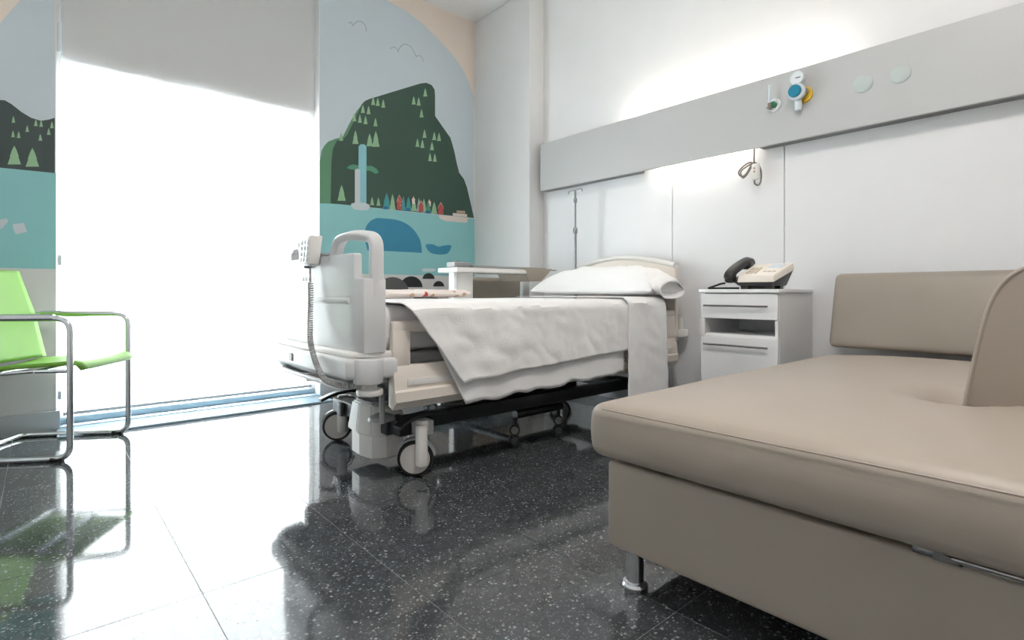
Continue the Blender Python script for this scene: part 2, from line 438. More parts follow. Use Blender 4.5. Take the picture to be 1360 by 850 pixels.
# roller blind
bl = thing('roller_blind', 'tall white roller blind glowing with daylight over the window', 'blind', ((WX0 + WX1) / 2, W + .04, .07))
BY = W + .082
t = MB()
t.grid(lambda u, v: Vector((WX0 + .035 + u * (WX1 - WX0 - .065), BY + .0015 * math.sin(u * 9), .085 + v * (WZ1 - .12))), 24, 24)
t.build('blind_cloth', 'blind_cloth', bl)
t = MB(); t.box((WX0 + .035, BY - .008, .068), (WX1 - .03, BY + .008, .09), bev=.005, seg=3); t.build('bottom_bar', 'bar_grey', bl)
t = MB(); t.cyl((WX0 + .02, BY + .01, WZ1 - .045), (WX1 - .02, BY + .01, WZ1 - .045), .028); t.build('roller', 'alu_white', bl)
t = MB(); t.tube([(WX0 + .016, W + .015, WZ1 - .05), (WX0 + .016, W + .015, .35)], .003, 8); t.build('pull_chain', 'alu_white', bl)
for zz, l in ((2.25, .17), (.98, .06), (.18, .05)):
    t = MB(); t.box((WX0 + .006, W + .006, zz), (WX0 + .026, W + .024, zz + l), bev=.004); t.build('chain_guide', 'clear_plastic', bl)

# outside: terrace, and the roller shutter that shades the upper blind
sh = thing('roller_shutter', 'outside roller shutter lowered over the upper part of the window', 'shutter', ((WX0 + WX1) / 2, W + WT + .02, 2.32))
ns_ = 18; sz0 = 2.25; sdz = (WZ1 + .05 - sz0) / ns_; sl0 = None
for k in range(ns_):
    t = MB(); t.box((WX0 - .04, W + WT + .004, sz0 + k * sdz), (WX1 + .04, W + WT + .018, sz0 + (k + 1) * sdz - .0004)); t.build('slat', 'rubber', sh, smooth=False)
b = MB(); b.box((-7, W + .3, -.25), (10, 16, -.05)); struct(b.build('terrace', 'paving', smooth=False), 'grey paved terrace outside the window', 'terrace')

# ------------------------------------------------------------------ mural
def mcol(n, c): return mat('mural_' + n, c, .5, var=.012, bump=.02, bscale=300)
mcol('sky', (202, 213, 220)); mcol('dark', (54, 82, 70)); mcol('mid', (96, 144, 112)); mcol('slate', (60, 74, 74))
mcol('sea', (142, 200, 202)); mcol('whale', (56, 138, 172)); mcol('tree', (150, 190, 150)); mcol('fall', (140, 196, 206)); mcol('foam', (206, 216, 220))
mcol('red', (186, 84, 78)); mcol('teal', (66, 152, 156)); mcol('blue', (32, 112, 160)); mcol('tan', (190, 160, 140)); mcol('grey', (222, 216, 208)); mcol('rock', (92, 92, 92)); mcol('rock2', (40, 44, 46))
mcol('line', (164, 176, 180)); mcol('cloud', (206, 212, 218)); mcol('leaf', (84, 150, 120)); mcol('boat', (226, 214, 206)); mcol('cream', (236, 222, 210)); mcol('shore', (212, 211, 211))
def patch(parent, name, pts, col, lay):       # thin painted film on the wall
    t = MB(); Y = W - .0006 - .0006 * lay
    loop = [onY(x, y, W) for x, y in pts]; loop = [Vector((p.x, Y, p.z)) for p in loop]
    t.prism(loop, (0, .0005, 0)); return t.build(name, 'mural_' + col, parent, smooth=False)
def patchw(parent, name, pts, col, lay):
    t = MB(); Y = W - .0006 - .0006 * lay
    t.prism([Vector((x, Y, z)) for x, z in pts], (0, .0005, 0)); return t.build(name, 'mural_' + col, parent, smooth=False)
def tree(parent, x, y, h, wd, col='tree', lay=3):
    pts = [(x - wd * .5, y + h * .5), (x - wd * .30, y + h * .1), (x - wd * .34, y + h * .08), (x - wd * .16, y - h * .28), (x, y - h * .5), (x + wd * .16, y - h * .28), (x + wd * .34, y + h * .08), (x + wd * .30, y + h * .1), (x + wd * .5, y + h * .5)]
    return patch(parent, 'tree', pts[::-1], col, lay)
def halfdisc(parent, name, x, y, rx, ry, col, lay):
    pts = [(x + rx * math.cos(math.pi * k / 16), y - ry * math.sin(math.pi * k / 16)) for k in range(17)]
    return patch(parent, name, pts, col, lay)
mr = thing('wall_mural', 'painted mural of a green mountain, blue whale and harbour beside the pillar', 'mural', (2.4, W - .002, .2))
p0 = onY(424.5, 388, W).x; p1 = PX - .002
zsea = onY(424.5, 268.3, W).z; zbot = onY(516, 364.5, W).z
patchw(mr, 'cream_field', [(p0, .12), (p1, .12), (p1, ZC - .002), (p0, ZC - .002)][::-1], 'cream', 0)
arc = [(513.5, 0), (541.7, 16.5), (560.5, 30.6), (586.4, 56.4), (605, 78), (615, 93), (623, 110), (629.5, 130)]
patch(mr, 'sky_field', [(424.5, 300), (629.5, 310)] + arc[::-1] + [(490, -14), (424.5, -40)], 'sky', 1)
patchw(mr, 'shore_field', [(p0, .121), (p1, .121), (p1, zbot), (p0, zbot)][::-1], 'shore', 1)
patchw(mr, 'sea_field', [(p0, zbot), (p1, zbot), (p1, zsea), (p0, zsea)][::-1], 'sea', 2)
hill = [(424.5, 270), (424.5, 215), (427, 200), (431, 193), (436, 188), (445, 184.5), (455, 182), (465, 162), (474, 147), (481, 139), (470, 200), (470, 272)]
patch(mr, 'hill', hill[::-1], 'mid', 3)
mt_ = [(439, 270), (440, 215), (442, 198), (447, 187), (456, 184.5), (461, 179), (474, 152), (480, 139), (484, 134.5), (490, 131.7), (525, 121), (558, 111), (566, 110), (573, 113), (577, 119), (577.6, 127), (577.6, 154), (588, 169), (598, 183), (603, 200), (606, 215), (609.6, 229.5), (616, 238), (620, 249), (629.4, 289.6)]
patch(mr, 'mountain', mt_[::-1], 'dark', 4)
z3 = lambda x, y: (410 + x / 4.252, y / 4.252); z4 = lambda x, y: (410 + x / 4.048, 190 + y / 4.048)
for x, y in ((363, 570), (389, 575), (420, 585), (305, 615), (337, 622), (257, 662), (288, 670), (320, 678), (376, 690), (182, 772), (657, 522), (592, 567), (620, 573), (636, 640), (653, 755), (708, 768), (735, 773), (613, 806), (641, 812), (695, 825)):
    X, Y = z3(x, y); tree(mr, X, Y, 11, 5.4, lay=5)
for x, y, h, wd in ((263, 775, 18, 8), (343, 790, 17, 8.5), (378, 785, 21, 10)):
    X, Y = z3(x, y); tree(mr, X, Y, h, wd, lay=5)
for x, y, h, wd in ((651, 75, 11, 5), (677, 78, 11, 5), (176, 268, 21, 11), (340, 312, 11, 5.5), (374, 315, 11, 5.5)):
    X, Y = z4(x, y); tree(mr, X, Y, h, wd, lay=5)
patch(mr, 'leaf', [z4(*q) for q in ((205, 135), (215, 122), (240, 115), (270, 122), (270, 146), (225, 142))], 'leaf', 5)
patch(mr, 'leaf', [z4(*q) for q in ((305, 122), (340, 124), (365, 140), (376, 158), (360, 166), (330, 150), (305, 148))], 'leaf', 5)
patch(mr, 'waterfall', [z4(*q) for q in ((267, 326), (267, 20), (275, 9), (288, 6), (300, 9), (309, 20), (309, 330))], 'fall', 6)
patch(mr, 'waterfall', [z4(*q) for q in ((247, 326), (247, 145), (260, 138), (275, 145), (275, 328))], 'cloud', 7)
patch(mr, 'foam', [z4(*q) for q in ((225, 340), (228, 326), (250, 320), (300, 322), (325, 332), (328, 345), (318, 360), (280, 362), (240, 356))], 'foam', 8)
z6 = lambda x, y: (500 + x / 9.714, 250 + y / 9.714)
for i, (x, y0, y1, wd, col) in enumerate(((130, 62, 268, 110, 'teal'), (205, 72, 276, 80, 'tree'), (345, 95, 285, 60, 'teal'), (410, 105, 290, 80, 'teal'), (480, 140, 296, 80, 'tree'), (545, 125, 300, 60, 'line'), (610, 130, 312, 70, 'tree'), (665, 170, 320, 80, 'leaf'), (742, 175, 330, 80, 'tree'))):
    a = z6(x, (y0 + y1) / 2); tree(mr, a[0], a[1], (y1 - y0) / 9.714, wd / 9.714, col, 5 + i % 2)
def house(x, y0, y1, wd, col, roof, lay):
    hw = wd / 2; k = (y1 - y0)
    patch(mr, 'house_roof', [z6(*q) for q in ((x - hw - 8, y0 + k * .5), (x - hw, y0 + k * .3), (x, y0 - 12), (x + hw, y0 + k * .3), (x + hw + 8, y0 + k * .5))], roof, lay)
    patch(mr, 'house', [z6(*q) for q in ((x - hw, y1), (x - hw, y0 + k * .4), (x, y0 + 8), (x + hw, y0 + k * .4), (x + hw, y1 + 4))], col, lay + 1)
house(292, 92, 272, 62, 'red', 'tan', 8); house(475, 110, 200, 36, 'boat', 'tan', 4.5); house(572, 168, 302, 58, 'red', 'tan', 8); house(680, 150, 230, 36, 'boat', 'tan', 4.5); house(826, 190, 336, 64, 'red', 'tan', 8)
for x, y, s in ((115, 250, 60), (405, 272, 50), (660, 305, 62)):
    patch(mr, 'blue_base', [z6(*q) for q in ((x - s / 2, y + 20), (x - s / 2, y - 16), (x + s / 2, y - 14), (x + s / 2, y + 24))], 'blue', 8)
for dx, dy in ((-18, 150), (2, 175), (6, 216)):
    patch(mr, 'window_mark', [z6(292 + dx, dy), z6(292 + dx + 14, dy + 1), z6(292 + dx + 14, dy + 8), z6(292 + dx, dy + 7)], 'boat', 10)
patch(mr, 'boat_hull', [z6(*q) for q in ((795, 342), (1175, 380), (1172, 430), (1150, 446), (900, 425), (830, 400), (805, 375))], 'boat', 8)
patch(mr, 'boat_cabin', [z6(*q) for q in ((980, 320), (1165, 336), (1165, 372), (980, 356))], 'boat', 9)
patch(mr, 'boat_top', [z6(*q) for q in ((1030, 287), (1140, 293), (1140, 330), (1030, 320))], 'tan', 10)
z8 = lambda x, y: (460 + x / 8.95, 250 + y / 8.95)
wh = smoothpath([(222, 520, 0), (235, 455, 0), (280, 395, 0), (350, 358, 0), (430, 358, 0), (590, 375, 0), (700, 415, 0), (790, 485, 0), (850, 565, 0), (885, 650, 0), (897, 768, 0)], 4)
patch(mr, 'whale_body', [z8(p.x, p.y) for p in wh] + [z8(500, 748), z8(250, 740), z8(226, 640)], 'whale', 3)
wt = smoothpath([(945, 668, 0), (1030, 668, 0), (1095, 695, 0), (1160, 680, 0), (1243, 682, 0), (1225, 745, 0), (1190, 780, 0), (1100, 788, 0), (1010, 770, 0), (960, 725, 0)], 4, True)
patch(mr, 'whale_tail', [z8(p.x, p.y) for p in wt], 'whale', 3)
for x, y, rx, ry, c in ((521, 389, 22, 21, 'rock'), (546, 381.5, 15, 14.5, 'rock2'), (569, 370.5, 8, 7.8, 'rock2'), (582.5, 380.5, 7.3, 7.2, 'rock2'), (556, 396.5, 7, 5, 'rock2'), (572, 398, 10, 5, 'rock')):
    halfdisc(mr, 'painted_rock', x, y, rx, ry, c, 3 if c == 'rock2' else 4)
patch(mr, 'foam', [(560, 359), (562, 356.5), (576, 356.5), (579, 358), (577, 360.5), (562, 361)], 'foam', 3)
def bird(parent, pts):
    t = MB(); P = smoothpath([Vector((onY(x, y, W).x, W - .002, onY(x, y, W).z)) for x, y in pts], 5)
    t.sweep(P, rrect(-.0035, -.0004, .0035, .0004, .0002, 1), up=(0, 0, 1)); t.build('bird_line', 'mural_line', parent)
bird(mr, [z3(*q) for q in ((225, 130), (240, 128), (248, 146))]); bird(mr, [z3(*q) for q in ((248, 146), (270, 124), (295, 122), (318, 142), (325, 178))])
bird(mr, [z3(*q) for q in ((460, 275), (480, 266), (498, 276), (505, 296))]); bird(mr, [z3(*q) for q in ((505, 290), (520, 262), (545, 250), (575, 264), (595, 295), (605, 320))]); bird(mr, [z3(*q) for q in ((605, 320), (622, 314), (640, 326), (646, 350))])

ml = thing('wall_mural', 'painted mural of a dark slope, pale trees and turquoise water above the green chair', 'mural', (-.4, W - .002, .2))
q0 = XL + .02; q1 = WX0 - .001
patchw(ml, 'cream_field', [(q0, 2.2), (q1, 2.2), (q1, ZC - .002), (q0, ZC - .002)][::-1], 'cream', 0)
patch(ml, 'sky_field', [(-260, 240), (72.8, 240), (72.8, -60), (28, -1), (0, 31), (-60, 85), (-130, 140), (-230, 200)], 'sky', 1)
zl = onY(72, 229.8, W).z; zb = onY(40, 356.7, W).z
patchw(ml, 'shore_field', [(q0, .121), (q1, .121), (q1, zb), (q0, zb)][::-1], 'shore', 1)
patchw(ml, 'sea_field', [(q0, zb), (q1, zb), (q1, zl), (q0, zl)][::-1], 'sea', 2)
patch(ml, 'hill', [(72.8, 229.9), (72.8, 156.5), (64.7, 159), (54.3, 160.5), (41.4, 156.6), (28.5, 148.8), (15.5, 138.5), (6.5, 133.3), (-6, 132.6), (-30, 140), (-80, 170), (-140, 209)], 'slate', 3)
for x, y in ((69, 188), (184, 205), (211, 209), (266, 216), (140, 235), (67, 262), (96, 266), (250, 250), (207, 280)):
    tree(ml, x / 3.864, 110 + y / 3.864, 9, 5, lay=5)
tree(ml, 19, 206, 25, 18, lay=5); tree(ml, 43, 209, 25, 18, lay=5)
patch(ml, 'painted_bird', [(17, 298), (32, 296), (36, 308), (21, 311), (18, 305)], 'cloud', 5)
patch(ml, 'painted_bird', [(-6, 293), (9, 290), (11, 294), (2, 304), (-6, 306)], 'cloud', 5)

# ------------------------------------------------------------------ service beam with its lights
bm_ = thing('bedhead_beam', 'long pale grey service beam across the wall above the bed head', 'beam', (3.29, .5, BZ0))
b = MB()
b.box((BX, YB + .05, BZ0), (BX + .02, BY1, BZ1), bev=.002, seg=1); b.box((BX + .02, YB + .05, BZ0 + .055), (XR - .002, BY1, BZ1 - .05))
b.box((BX + .02, BY1 - .01, BZ0), (XR - .002, BY1, BZ1)); b.build('beam_body', 'beam_metal', bm_)
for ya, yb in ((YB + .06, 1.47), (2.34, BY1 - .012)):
    t = MB(); t.box((BX + .021, ya, BZ0 + .003), (3.334, yb, BZ0 + .02)); t.build('underside_plate', 'underside_shade', bm_, smooth=False)
mat('lamp_glow', (255, 250, 240), .5, emit=(255, 244, 230), estr=40)
t = MB(); t.cyl((3.30, 1.10, BZ1 - .028), (3.30, 2.45, BZ1 - .028), .011, 12); t.build('light_tube', 'lamp_glow', bm_)
mat('lamp_glow_small', (255, 250, 240), .5, emit=(255, 243, 228), estr=16)
t = MB(); t.cyl((3.295, 1.56, BZ0 + .036), (3.295, 2.22, BZ0 + .036), .010, 12); t.build('light_tube', 'lamp_glow_small', bm_)
# round covers
for x, y, nm in ((1146, 111.5, 'round pale green cover plate on the beam, nearer the gas regulator'), (1196, 98.5, 'round pale green cover plate on the beam, farther from the gas regulator')):
    p = onX(x, y, BX); t = MB(); t.lathe((BX, p.y, p.z), [(.045, 0), (.045, .003), (.042, .005), (0, .005)], (-1, 0, 0), 28)
    tag(t.build('cover_plate', 'cover_disc', origin=p), nm, 'cover plate', 'cover plates on the beam')
# oxygen outlet with flow tube
p = onX(1029, 140, BX); q = thing('gas_outlet', 'small clear flow meter with green valve plugged into the beam', 'gas outlet', (BX, p.y, p.z))
t = MB(); t.lathe(p, [(.038, 0), (.038, .006), (.034, .012), (.026, .012), (.024, .008), (0, .008)], (-1, 0, 0), 24); t.build('outlet_ring', 'alu_white', q)
t = MB(); t.lathe(p, [(.017, .0), (.017, .03), (.012, .034), (0, .034)], (-1, 0, 0), 16); t.build('valve', 'green_knob', q)
t = MB(); t.cyl(p + Vector((-.034, .014, -.03)), p + Vector((-.034, .014, .01)), .012, 14, .002); t.cyl(p + Vector((-.03, .0, -.006)), p + Vector((-.04, .03, -.02)), .006, 10); t.build('connector', 'cord_grey', q)
t = MB(); t.cyl(p + Vector((-.034, .016, .01)), p + Vector((-.034, .016, .115)), .008, 12, .002); t.build('flow_tube', 'clear_plastic', q)
# vacuum regulator
p = onX(1063, 125, BX); q = thing('gas_regulator', 'clear gas regulator with teal knob, dial and yellow collar on the beam', 'regulator', (BX, p.y, p.z))
t = MB(); t.lathe(p + Vector((0, -.022, -.012)), [(.045, 0), (.045, .008), (.04, .014), (0, .014)], (-1, 0, 0), 24); t.build('collar', 'yellow_knob', q)
t = MB(); t.lathe(p, [(.03, 0), (.03, .03), (.045, .034), (.048, .055), (.044, .062), (.038, .064), (0, .064)], (-1, 0, 0), 28); t.build('body', 'clear_plastic', q)
t = MB(); t.lathe(p + Vector((-.062, .004, .002)), [(.034, 0), (.034, .014), (.03, .018), (0, .018)], (-1, 0, 0), 28); t.build('knob', 'teal_knob', q)
t = MB(); t.lathe(p + Vector((-.03, 0, .078)), [(.036, 0), (.038, .004), (.038, .022), (.034, .026), (.034, .022), (0, .022)], (-1, 0, 0), 28); dl = t.build('dial', 'gauge_face', q)
t = MB(); t.box(p + Vector((-.055, -.02, .076)), p + Vector((-.053, .006, .08))); t.build('needle', 'dark_metal', dl)
t = MB(); t.cyl(p + Vector((-.03, 0, -.03)), p + Vector((-.03, 0, -.1)), .019, 16, .003); t.build('trap_cup', 'clear_plastic', q)
t = MB(); t.cyl(p + Vector((-.02, -.035, .008)), p + Vector((-.05, -.05, -.005)), .012, 12, .002); t.build('side_port', 'bed_grey', q)
# nurse call handset hanging under the beam
p = onX(1001, 196, 3.27)
q = thing('call_handset', 'white nurse call handset with looped grey cord hanging under the beam', 'handset', (3.28, p.y, BZ0))
def ph(x, y, X=3.285): return onX(x, y, X)
t = MB()
t.tube([Vector((3.28, p.y, BZ0 + .06)), ph(1001.5, 205), ph(1001.5, 218)], .0045, 8)
t.tube(smoothpath([ph(1001.5, 217), ph(995, 216), ph(986, 222), ph(981, 229), ph(984, 234), ph(990, 232), ph(997, 221), ph(1001, 217)], 6), .005, 8)
t.tube(smoothpath([ph(1001, 216.5, 3.277), ph(992, 221, 3.277), ph(984, 228, 3.277), ph(986, 236, 3.277), ph(991, 233, 3.277), ph(998, 222, 3.277), ph(1001, 217, 3.277)], 6), .005, 8)
t.tube(smoothpath([ph(1002, 216), ph(1008, 220), ph(1011, 230), ph(1010, 242), ph(1006, 246), ph(1002, 243), ph(1002.5, 238)], 6), .0052, 8); t.build('cord', 'cord_grey', q)
a = ph(1003.5, 217, 3.27); c = ph(1003, 239, 3.27)
t = MB(); t.rbox((3.262, a.y - .024, c.z), (3.284, a.y + .024, a.z), .01, n=4); hs = t.build('handset_body', 'bed_white', q)
for zz in (.3, .5): 
    t = MB(); t.lathe(Vector((3.263, a.y + .004, a.z - (a.z - c.z) * zz)), [(.007, 0), (.007, .003), (0, .003)], (-1, 0, 0), 12); t.build('button', 'mural_tan', hs)

# ------------------------------------------------------------------ bedside cabinet
xf, xb, y0, y1 = 2.86, 3.31, 1.19, 1.623; zt = .836
cb = thing('bedside_cabinet', 'white bedside cabinet with two drawers and an open shelf', 'cabinet', ((xf + xb) / 2, (y0 + y1) / 2, 0))
t = MB()
t.box((xf + .018, y0, .06), (xb, y0 + .018, zt - .02)); t.box((xf + .018, y1 - .018, .06), (xb, y1, zt - .02)); t.box((xb - .012, y0 + .018, .06), (xb, y1 - .018, zt - .02))
t.box((xf + .018, y0 + .018, .572), (xb - .012, y1 - .018, .588)); t.box((xf + .018, y0 + .018, .672), (xb - .012, y1 - .018, .688)); t.box((xf + .018, y0 + .018, .06), (xb - .012, y1 - .018, .078))
t.box((xf + .002, y0, .578), (xf + .018, y0 + .016, .672)); t.box((xf + .002, y1 - .022, .578), (xf + .018, y1, .672))
t.build('carcass', 'cabinet_white', cb, smooth=False)
t = MB(); t.box((xf - .008, y0 - .008, zt - .02), (xb, y1 + .008, zt), bev=.003); t.build('cabinet_top', 'cabinet_white', cb)
for za, zb_, zh in ((.674, .812, .745), (.10, .574, .528)):
    t = MB(); t.box((xf, y0 + .002, za), (xf + .018, y1 - .002, zb_), bev=.002, seg=1); dr = t.build('drawer', 'cabinet_white', cb)
    t = MB(); t.cyl((xf - .022, y0 + .045, zh), (xf - .022, y1 - .03, zh), .0055, 10)
    for yy in (y0 + .08, y1 - .065): t.cyl((xf - .022, yy, zh), (xf, yy, zh), .004, 8)
    t.build('handle', 'steel', dr)
for xx in (xf + .05, xb - .05):
    for yy in (y0 + .05, y1 - .05):
        t = MB(); t.cyl((xx, yy - .012, .03), (xx, yy + .012, .03), .03, 16, .004); t.box((xx - .012, yy - .006, .03), (xx + .012, yy + .006, .062)); t.build('castor', 'dark_metal', cb)
# cable on the wall beside it
t = MB(); t.tube(smoothpath([(3.325, 1.66, .39), (3.30, 1.68, .41), (3.29, 1.72, .40), (3.30, 1.76, .30), (3.325, 1.78, .2)], 6), .006, 8)
t.tube([(3.325, 1.78, .2), (3.325, 1.78, .0)], .006, 8)
tag(t.build('power_cable', 'rubber'), 'short black cable looping from the wall beside the cabinet', 'cable')

# ------------------------------------------------------------------ telephone
def PH(u, v, z): return Vector((2.915 + v, 1.452 - u, zt + z))   # u to the right, v toward the wall
tp = thing('desk_telephone', 'cream and black corded desk telephone on the bedside cabinet', 'telephone', PH(.1, .1, 0))
side = [(0, .018), (.02, .012), (.19, .012), (.205, .06), (.20, .075), (.0, .034)]
t = MB(); t.hexa([PH(.02, .01, .018), PH(.205, .01, .018), PH(.215, .17, .018), PH(.02, .17, .018), PH(-.02, -.005, .05), PH(.225, -.005, .05), PH(.25, .185, .115), PH(-.01, .185, .115)], bev=.008); 
t.hexa([PH(.03, .02, 0), PH(.07, .02, 0), PH(.07, .05, 0), PH(.03, .05, 0), PH(.025, .02, .03), PH(.075, .02, .03), PH(.075, .05, .03), PH(.025, .05, .03)])
t.hexa([PH(.15, .02, 0), PH(.20, .02, 0), PH(.20, .05, 0), PH(.15, .05, 0), PH(.155, .02, .03), PH(.20, .02, .03), PH(.20, .05, .03), PH(.155, .05, .03)])
t.hexa([PH(.03, .12, 0), PH(.20, .12, 0), PH(.20, .16, 0), PH(.03, .16, 0), PH(.03, .12, .05), PH(.20, .12, .05), PH(.20, .16, .05), PH(.03, .16, .05)])
t.build('base', 'phone_dark', tp)
t = MB(); t.hexa([PH(.02, -.008, .036), PH(.222, -.008, .036), PH(.25, .186, .105), PH(.03, .186, .105), PH(.025, -.002, .075), PH(.218, -.002, .075), PH(.248, .18, .146), PH(.035, .18, .146)], bev=.006); top = t.build('top_shell', 'phone_light', tp)
def ptop(u, v): return PH(u, v, .0755 + .0705 * (v + .002) / .182)
for r_ in range(4):
    for c_ in range(3):
        a = ptop(.062 + c_ * .022, .03 + r_ * .024)
        t = MB(); t.box(a + Vector((-.006, -.007, -.004)), a + Vector((.006, .007, .005)), bev=.002); t.build('key', 'phone_key', top)
t = MB(); a = ptop(.16, .12); t.hexa([ptop(.14, .10), ptop(.215, .10), ptop(.222, .155), ptop(.145, .155), ptop(.14, .10) + Vector((0, 0, .004)), ptop(.215, .10) + Vector((0, 0, .004)), ptop(.222, .155) + Vector((0, 0, .004)), ptop(.145, .155) + Vector((0, 0, .004))]); t.build('display', 'clear_plastic', top)
for k in range(3):
    a = ptop(.15 + k * .024, .05); t = MB(); t.box(a + Vector((-.005, -.009, -.003)), a + Vector((.005, .009, .004)), bev=.0015); t.build('key', 'phone_key', top)
# handset lying along the left side, tilted
hp = [PH(-.018, -.02, .062), PH(-.018, -.012, .083), PH(-.013, .03, .112), PH(-.006, .09, .14), PH(0, .145, .16), PH(.004, .178, .166), PH(.004, .19, .150)]
t = MB(); hp = smoothpath(hp, 4)
t.sweep(hp, rrect(-.018, -.028, .018, .028, .014, 4), up=(0, 0, 1))
t.rbox(PH(.008, -.032, .035), PH(-.045, .025, .092), .016, n=3); t.rbox(PH(.03, .13, .115), PH(-.028, .19, .165), .016, n=3)
t.build('handset', 'phone_dark', tp)
t = MB()
cc = smoothpath([PH(-.045, -.01, .035), PH(-.07, -.02, .03), PH(-.10, -.03, .018), PH(-.135, -.03, .0065), PH(-.12, .01, .0065), PH(-.06, .0, .0065), PH(-.03, .03, .0065), PH(.0, .06, .0065)], 8)
t.tube(cc, .0055, 8); t.build('cord', 'rubber', tp)

# ------------------------------------------------------------------ hospital bed
YC = 2.46; HW = .50
bed = thing('hospital_bed', 'white adjustable hospital bed with moulded foot panel, side rails and castors', 'bed', (2.0, YC, 0))
# foot panel: curved in plan, extruded upward
def plan(off, half, ret):
    pts = [(.985 + ret, YC - half), (.965 + ret * .5, YC - half + .012), (.955, YC - half + .05), (.95, YC - half + .11), (.945, YC), (.95, YC + half - .11), (.955, YC + half - .05), (.965 + ret * .5, YC + half - .012), (.985 + ret, YC + half)]
    return pts
outer = [(1.055, YC - .475), (1.0, YC - .473), (.968, YC - .462), (.954, YC - .43), (.95, YC - .36), (.946, YC), (.95, YC + .36), (.954, YC + .43), (.968, YC + .462), (1.0, YC + .473), (1.055, YC + .475)]
inner = [(1.055, YC + .44), (1.01, YC + .438), (.99, YC + .42), (.984, YC), (.99, YC - .42), (1.01, YC - .438), (1.055, YC - .44)]
t = MB(); t.prism([(x, y, .575) for x, y in outer + inner], (0, 0, .30), bev=.006); fb = t.build('foot_panel', 'bed_shell', bed)
t = MB(); t.prism([(x - .002, y, .80) for x, y in [(.955, YC - .405), (.95, YC - .36), (.946, YC), (.95, YC + .36), (.955, YC + .405), (.988, YC + .405), (.984, YC), (.988, YC - .405)]], (0, 0, .178), bev=.008, seg=3); t.build('upper_panel', 'bed_shell', bed)
for sg in (-1, 1):     # side posts and grab handles
    pa = fillet([(1.024, YC + sg * .456, .80), (1.024, YC + sg * .456, 1.042), (.985, YC + sg * .33, 1.060), (.978, YC + sg * .205, 1.05), (.972, YC + sg * .17, .955)], .045, 6)
    t = MB(); t.sweep(pa, rrect(-.018, -.028, .018, .028, .012, 4), up=(0, sg * 1.0, 0)); t.build('grab_handle', 'bed_shell', bed)
t = MB(); t.box((.94, YC - .37, .772), (.955, YC + .37, .796), bev=.006); t.build('panel_ridge', 'bed_shell', fb)
t = MB()
for k, ww in enumerate((.012, .02, .01, .016, .012, .018)):
    yy = YC + .14 - k * .024; t.box((.943, yy - ww, .873), (.949, yy, .89), bev=.0015)
t.build('raised_badge', 'bed_white', bed)
# bumper below the foot panel
bo = [(1.10, YC - .49), (.96, YC - .475), (.905, YC - .43), (.895, YC), (.905, YC + .47), (.96, YC + .515), (1.10, YC + .515)]
t = MB(); t.prism([(x, y, .47) for x, y in bo], (0, 0, .085), bev=.018, seg=3); bp_ = t.build('foot_bumper', 'bed_shell', bed)
t = MB(); t.prism([(x + .02, YC + (y - YC) * .965, .55) for x, y in bo], (0, 0, .03), bev=.012, seg=3); t.build('bumper_ledge', 'bed_white', bed)
t = MB(); t.box((.893, YC + .14, .495), (.90, YC + .175, .53)); t.build('socket', 'bed_grey', bp_)
t = MB(); t.cyl((.99, YC - .455, .455), (.99, YC - .455, .555), .058, 28, .006); t.build('corner_roller', 'bed_shell', bed)
t = MB(); t.cyl((1.0, YC - .445, .405), (1.0, YC - .445, .43), .052, 24, .006); t.cyl((1.0, YC - .445, .43), (1.0, YC - .445, .455), .03, 16); t.build('roller_disc', 'bed_white', bed)
t = MB(); t.cyl((.99, YC + .47, .455), (.99, YC + .47, .555), .055, 28, .006); t.build('corner_roller', 'bed_shell', bed)
# linen shelf under the bumper
t = MB(); t.tube(fillet([(1.12, YC + .42, .445), (.93, YC + .42, .43), (.93, YC - .36, .43), (1.12, YC - .36, .445)], .06), .012, 10); t.build('linen_shelf_rail', 'bed_white', bed)
t = MB(); t.prism([(.93, YC + .46, .47), (.95, YC + .46, .415), (1.05, YC + .46, .40), (1.1, YC + .46, .47)], (0, -.12, 0), bev=.008); t.build('shelf_bracket', 'bed_grey', bed)
t = MB(); t.box((.96, YC - .34, .44), (1.2, YC + .40, .455), bev=.004); t.build('linen_shelf', 'bed_grey', bed)
# head panel
hx = 3.20
arc_ = [(hx, YC - .46, .50)] + [(hx, YC - .46 + .92 * k / 16, .99 + .07 * math.sin(math.pi * k / 16)) for k in range(17)] + [(hx, YC + .46, .50)]
t = MB(); t.prism(arc_, (.045, 0, 0), bev=.012, seg=3); hb = t.build('head_panel', 'bed_cream', bed)
t = MB(); t.sweep(smoothpath([(hx + .02, YC - .455 + .91 * k / 10, 1.0 + .072 * math.sin(math.pi * k / 10)) for k in range(11)], 3), rrect(-.016, -.034, .016, .034, .012, 3), up=(0, 0, 1)); t.build('head_handle', 'bed_white', bed)
t = MB(); t.cyl((3.255, YC - .47, .52), (3.255, YC - .47, .57), .045, 20, .006); t.cyl((3.255, YC - .47, .57), (3.255, YC - .47, .65), .018, 14); t.build('corner_roller', 'bed_white', bed)
